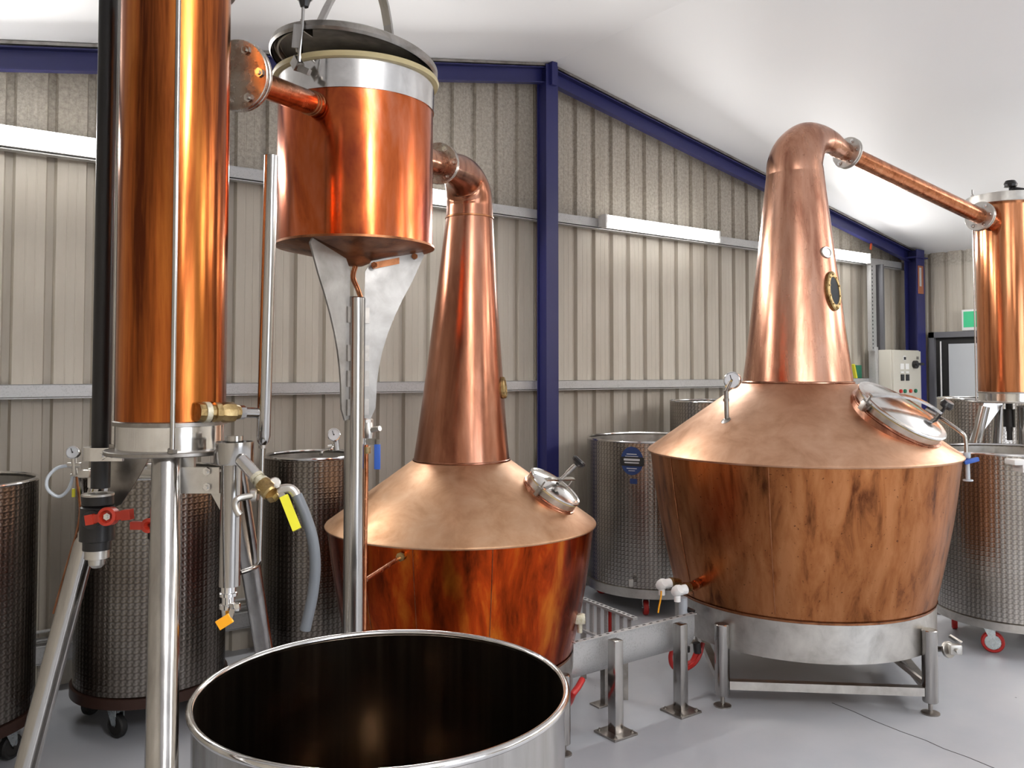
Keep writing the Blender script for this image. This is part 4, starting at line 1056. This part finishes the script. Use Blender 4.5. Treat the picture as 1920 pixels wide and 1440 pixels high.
T1 = tank(p.x, 4.12, .335, .145, 1.155, 'dark swirl-finished steel tank on base with painted brown reflection behind the copper column tripod', casters=(-100, 0, 80, 180))
# pump pieces on its rim
bm = NB()
for (px, py, wd) in ((283, 873, .03), (277, 881, .055), (270, 893, .10)):
    q = at(px+4, py, 3.80); box(bm, q, (wd, .05, .006)); box(bm, q+Vector((0, .02, .012)), (wd*.5, .03, .02))
tt = thing('lid_clamp', 'pale metal lid clamp steps on the rim of the tank behind the tripod', 'clamp', at(274, 890, 3.8).x, 3.8, 1.155); finish('clamp_body', bm, 'steel_ring', tt)
p = at(-103, 1200, 3.62)
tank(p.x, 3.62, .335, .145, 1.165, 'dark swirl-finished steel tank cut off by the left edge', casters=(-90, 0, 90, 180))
p = at(588, 850, 4.80)
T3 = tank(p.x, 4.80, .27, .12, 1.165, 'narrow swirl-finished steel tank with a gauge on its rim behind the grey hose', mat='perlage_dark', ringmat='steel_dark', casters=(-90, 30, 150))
g0 = at(622, 836, 4.66)
tt = thing('rim_gauge', 'small round gauge with fittings clipped to the narrow tank rim behind the hose', 'gauge', g0.x, 4.66, 1.165)
gauge(tt, at(626, 815, 4.62), (.2, -1, .15), .034)
bm = NB(); tube(bm, [at(627, 826, 4.64), at(630, 836, 4.64), at(620, 842, 4.62), at(606, 846, 4.62), at(602, 852, 4.60)], .010, 10, smooth=4); cyl(bm, at(636, 834, 4.64), at(616, 838, 4.64), .014, 10); cyl(bm, at(630, 826, 4.64), at(632, 846, 4.62), .016, 10); finish('fittings', bm, 'steel_bright', tt)
p = at(1222, 1100, 6.13)
T4 = tank(p.x, 6.13, .455, .125, 1.16, 'wide swirl-finished tank with a round blue label, between the two stills', mat='perlage', ringmat='steel_ring', casters=(-106, -10, 70, 150), wheel='redhose', swo=.25, cr=.06, ringh=.06)
# round blue label, curved on the shell
def patch(cx, cd, R, azc, zc, w_, h_, ell=True, off=.003):
    bm = NB(); n = 36; rings = []
    for k in range(5):
        rr = k/4; ring = []
        for i in range(n):
            t_ = 2*pi*i/n; uu, vv = math.cos(t_)*rr, math.sin(t_)*rr
            if not ell:
                m_ = max(abs(math.cos(t_)), abs(math.sin(t_))); uu /= m_; vv /= m_
            az = azc + uu*w_/2/R
            ring.append(bm.verts.new((cx+(R+off)*math.cos(az), cd+(R+off)*math.sin(az), zc+vv*h_/2)))
        rings.append(ring)
    for k in range(4):
        for i in range(n):
            bm.faces.new((rings[k][i], rings[k][(i+1) % n], rings[k+1][(i+1) % n], rings[k+1][i]))
    return bm
azl = R_(-90-9.4) + 0.0
azl = math.atan2(at(1182, 865, 5.69).y-6.13, at(1182, 865, 5.69).x-p.x)
zl = at(1182, 865, 5.69).z
finish('round_label', patch(p.x, 6.13, .455, azl, zl, .155, .19), 'blue_decal', T4)
finish('label_band', patch(p.x, 6.13, .455, azl, zl-.004, .165, .06, False, .0045), 'dark', T4)
for i, (dz, wd, hh) in enumerate(((.045, .07, .006), (.030, .09, .004), (.008, .11, .014), (-.012, .10, .008), (-.05, .07, .005), (-.065, .045, .004))):
    finish('label_print', patch(p.x, 6.13, .455, azl, zl+dz, wd, hh, False, .006), 'white_decal', T4)
finish('small_label', patch(p.x, 6.13, .455, azl+.025, zl-.135, .05, .035, False), 'blue_decal', T4)
bm = NB(); rbox(bm, at(1183, 1093, 5.66), (.03, .02, .045), .003); finish('latch', bm, 'steel_ring', T4)
p = at(1338, 900, 6.74)
tank(p.x, 6.74, .335, .15, 1.40, 'tall steel tank by the wall peeping over the left shoulder of the large still', mat='perlage', ringmat='steel_ring')
p = at(1893, 1000, 5.22)
T6 = tank(p.x, 5.22, .415, .155, 1.155, 'bright swirl-finished tank on red castors right of the large still', mat='perlage', ringmat='steel_ring', casters=(-140, -50, 40, 130), wheel='redhose', swo=1.97, cr=.075)
q = at(1918, 868, 4.74)
bm = NB(); rbox(bm, q+Vector((0, .06, 0)), (.08, .10, .03), .006); rbox(bm, q+Vector((.02, .06, -.03)), (.03, .10, .05), .004); finish('rim_bracket', bm, 'white', T6)
p = at(1850, 800, 6.95)
tank(p.x, 6.95, .36, .15, 1.415, 'swirl-finished steel tank behind the far right copper column', mat='perlage', ringmat='steel_ring')
# foreground tank
FX, FD, FR, FZ = -.290, 1.958, .413, .911
t = thing('open_steel_tank', 'large open empty steel tank with rolled rim in the foreground', 'tank', FX, FD, 0)
bm = NB(); rev(bm, [(FR-.004, FZ-.01), (FR-.004, .06), (FR-.08, .02), (0, .02), (0, .023), (FR-.082, .023), (FR-.0065, .063), (FR-.0065, FZ-.01)], (FX, FD, 0), seg=144); finish('shell', bm, 'steel', t)
bm = NB(); rev(bm, [(FR-.0075, FZ-.012), (FR-.0075, .07), (FR-.085, .026), (0, .026)], (FX, FD, 0), seg=144); finish('inner_wall', bm, 'steel_inner', t)
bm = NB(); prof = [(FR-.001+.0085*math.cos(k*pi/6), FZ-.006+.0085*math.sin(k*pi/6)) for k in range(12)]; rev(bm, prof, (FX, FD, 0), seg=160, closed=True); finish('rolled_rim', bm, 'steel_bright', t)
bm = NB(); rev(bm, [(FR-.07, 0), (FR-.04, 0), (FR-.04, .03), (FR-.07, .03)], (FX, FD, 0), seg=96, closed=True); finish('foot_ring', bm, 'steel_dark', t)

# ------------------------------------------------------------------ cable trough between the stills
t = thing('cable_trough', 'galvanised cable trough on square posts running between the two stills', 'cable tray', .64, 4.0, 0)
dirT = Vector((.808, .589, 0)); nT = Vector((-.589, .808, 0))
A0 = Vector((.29, 3.80, 0)) + nT*.03; A1 = Vector((.925, 4.262, 0)) + nT*.03
sec = [(0, .42), (0, .345), (.004, .31), (.014, .285), (.030, .262), (.052, .245), (.080, .235)]
bm = NB(); pv = None
for P0 in (A0, A1):
    ring = [bm.verts.new(P0+nT*a_+Vector((0, 0, b_))) for a_, b_ in sec] + [bm.verts.new(P0+nT*a_+Vector((0, 0, b_+.0))+ (Vector((0, 0, 0)))) for a_, b_ in [(.080, .238), (.053, .248), (.032, .265), (.017, .287), (.007, .311), (.003, .345), (.003, .42)]]
    if pv:
        for i in range(len(ring)): bm.faces.new((pv[i], pv[(i+1) % len(ring)], ring[(i+1) % len(ring)], ring[i]))
        bm.faces.new(pv[::-1]); bm.faces.new(ring)
    pv = ring
for off in (-.012,): beam(bm, A0+nT*(off+.014)+Vector((0, 0, .422)), A1+nT*(off+.014)+Vector((0, 0, .422)), .004, .03, up=(0, 0, 1))
finish('trough', bm, 'galv', t)
for k in range(17):
    bm = NB(); q = A0+(A1-A0)*((k+.5)/17); beam(bm, q+nT*.004+Vector((0, 0, .4243))-dirT*.008, q+nT*.004+Vector((0, 0, .4243))+dirT*.008, .0012, .008, up=(0, 0, 1))
    finish('slot', bm, 'dark', t)
for (px, pd, h, ) in ((.4655, 3.886, .413), (.806, 4.134, .413)):
    q = Vector((px, pd, 0)); rz = Matrix.Rotation(math.atan2(.589, .808)-R_(0), 3, 'Z')
    bm = NB(); rbox(bm, q+Vector((0, 0, h/2+.004)), (.05, .05, h), .003, rz); ps = finish('post', bm, 'steel', t)
    bm = NB(); rbox(bm, q+Vector((0, 0, .005)), (.14, .14, .010), .002, rz)
    finish('base_plate', bm, 'steel_dark', ps)
    for sx_ in (-1, 1):
        for sy_ in (-1, 1):
            bm = NB(); hexnut(bm, q+dirT*.052*sx_+nT*.052*sy_+Vector((0, 0, .01)), (0, 0, 1), .008, .006); finish('anchor_bolt', bm, 'steel_dark', ps)
q = Vector((.455, 4.22, 0)); bm = NB(); rbox(bm, q+Vector((0, 0, .13)), (.035, .035, .25), .002, rz); rbox(bm, q+Vector((-.02, 0, .004)), (.09, .07, .008), .002, rz); finish('rear_post', bm, 'steel_dark', t)
# ladder tray standing on edge behind
t = thing('cable_ladder', 'slotted cable ladder leading back toward the wall from the trough', 'cable tray', .45, 4.35, 0)
B0 = Vector((.34, 4.62, 0)); B1 = Vector((.60, 4.20, 0)); dB = (B1-B0).normalized(); nB = Vector((-dB.y, dB.x, 0))
bm = NB(); beam(bm, B0+Vector((0, 0, .42)), B1+Vector((0, 0, .42)), .012, .03, up=(0, 0, 1)); beam(bm, B0+Vector((0, 0, .26)), B1+Vector((0, 0, .26)), .012, .03, up=(0, 0, 1)); ob = finish('side_rail', bm, 'galv', t)
Lb = (B1-B0).length
for k in range(8):
    bm = NB(); q = B0+dB*(Lb*(k+.3)/8); beam(bm, q+Vector((0, 0, .262)), q+Vector((0, 0, .416)), .026, .006, up=dB); finish('rung', bm, 'galv', t)
for k in range(14):
    bm = NB(); q = B0+dB*(Lb*(k+.5)/14); beam(bm, q-dB*.009+Vector((0, 0, .4268)), q+dB*.009+Vector((0, 0, .4268)), .001, .012, up=(0, 0, 1))
    finish('slot', bm, 'dark', t)
for k in (1.9, 4.4):
    bm = NB(); q = B0+dB*(Lb*k/8)+nB*.02; cyl(bm, q+Vector((0, 0, .27)), q+Vector((0, 0, .41)), .010, 10); finish('red_cable', bm, 'redhose', t)
for q in (B0+dB*.05, B1-dB*.1):
    bm = NB(); box(bm, q+nB*.015+Vector((0, 0, .126)), (.03, .03, .252)); finish('support_leg', bm, 'steel_dark', t)
# red hoses below the trough
t = thing('red_hose', 'looped red hose with black connector under the right end of the trough', 'hose', .86, 4.42, 0)
bm = NB(); tube(bm, [at(1262, 1215, 4.32), at(1257, 1232, 4.32), at(1262, 1250, 4.33), at(1280, 1256, 4.36), at(1300, 1246, 4.40), at(1312, 1228, 4.43), at(1318, 1205, 4.45)], .011, 14, smooth=6)
tube(bm, [at(1285, 1246, 4.42), at(1298, 1240, 4.42), at(1306, 1222, 4.42)], .013, 14, smooth=5); finish('hose', bm, 'redhose', t)
bm = NB(); cyl(bm, at(1308, 1224, 4.42), at(1306, 1205, 4.42), .020, 12); cyl(bm, at(1288, 1222, 4.40), at(1288, 1212, 4.40), .016, 12); finish('connector', bm, 'black', t)
t = thing('red_hose', 'short red hose between the small still and left end of the trough', 'hose', at(1080, 1290, 3.78).x, 3.78, 0)
bm = NB(); tube(bm, [at(1092, 1274, 3.86), at(1084, 1288, 3.82), at(1074, 1302, 3.80), at(1066, 1320, 3.9), at(1050, 1330, 4.0)], .014, 14, smooth=5); finish('hose', bm, 'redhose', t)
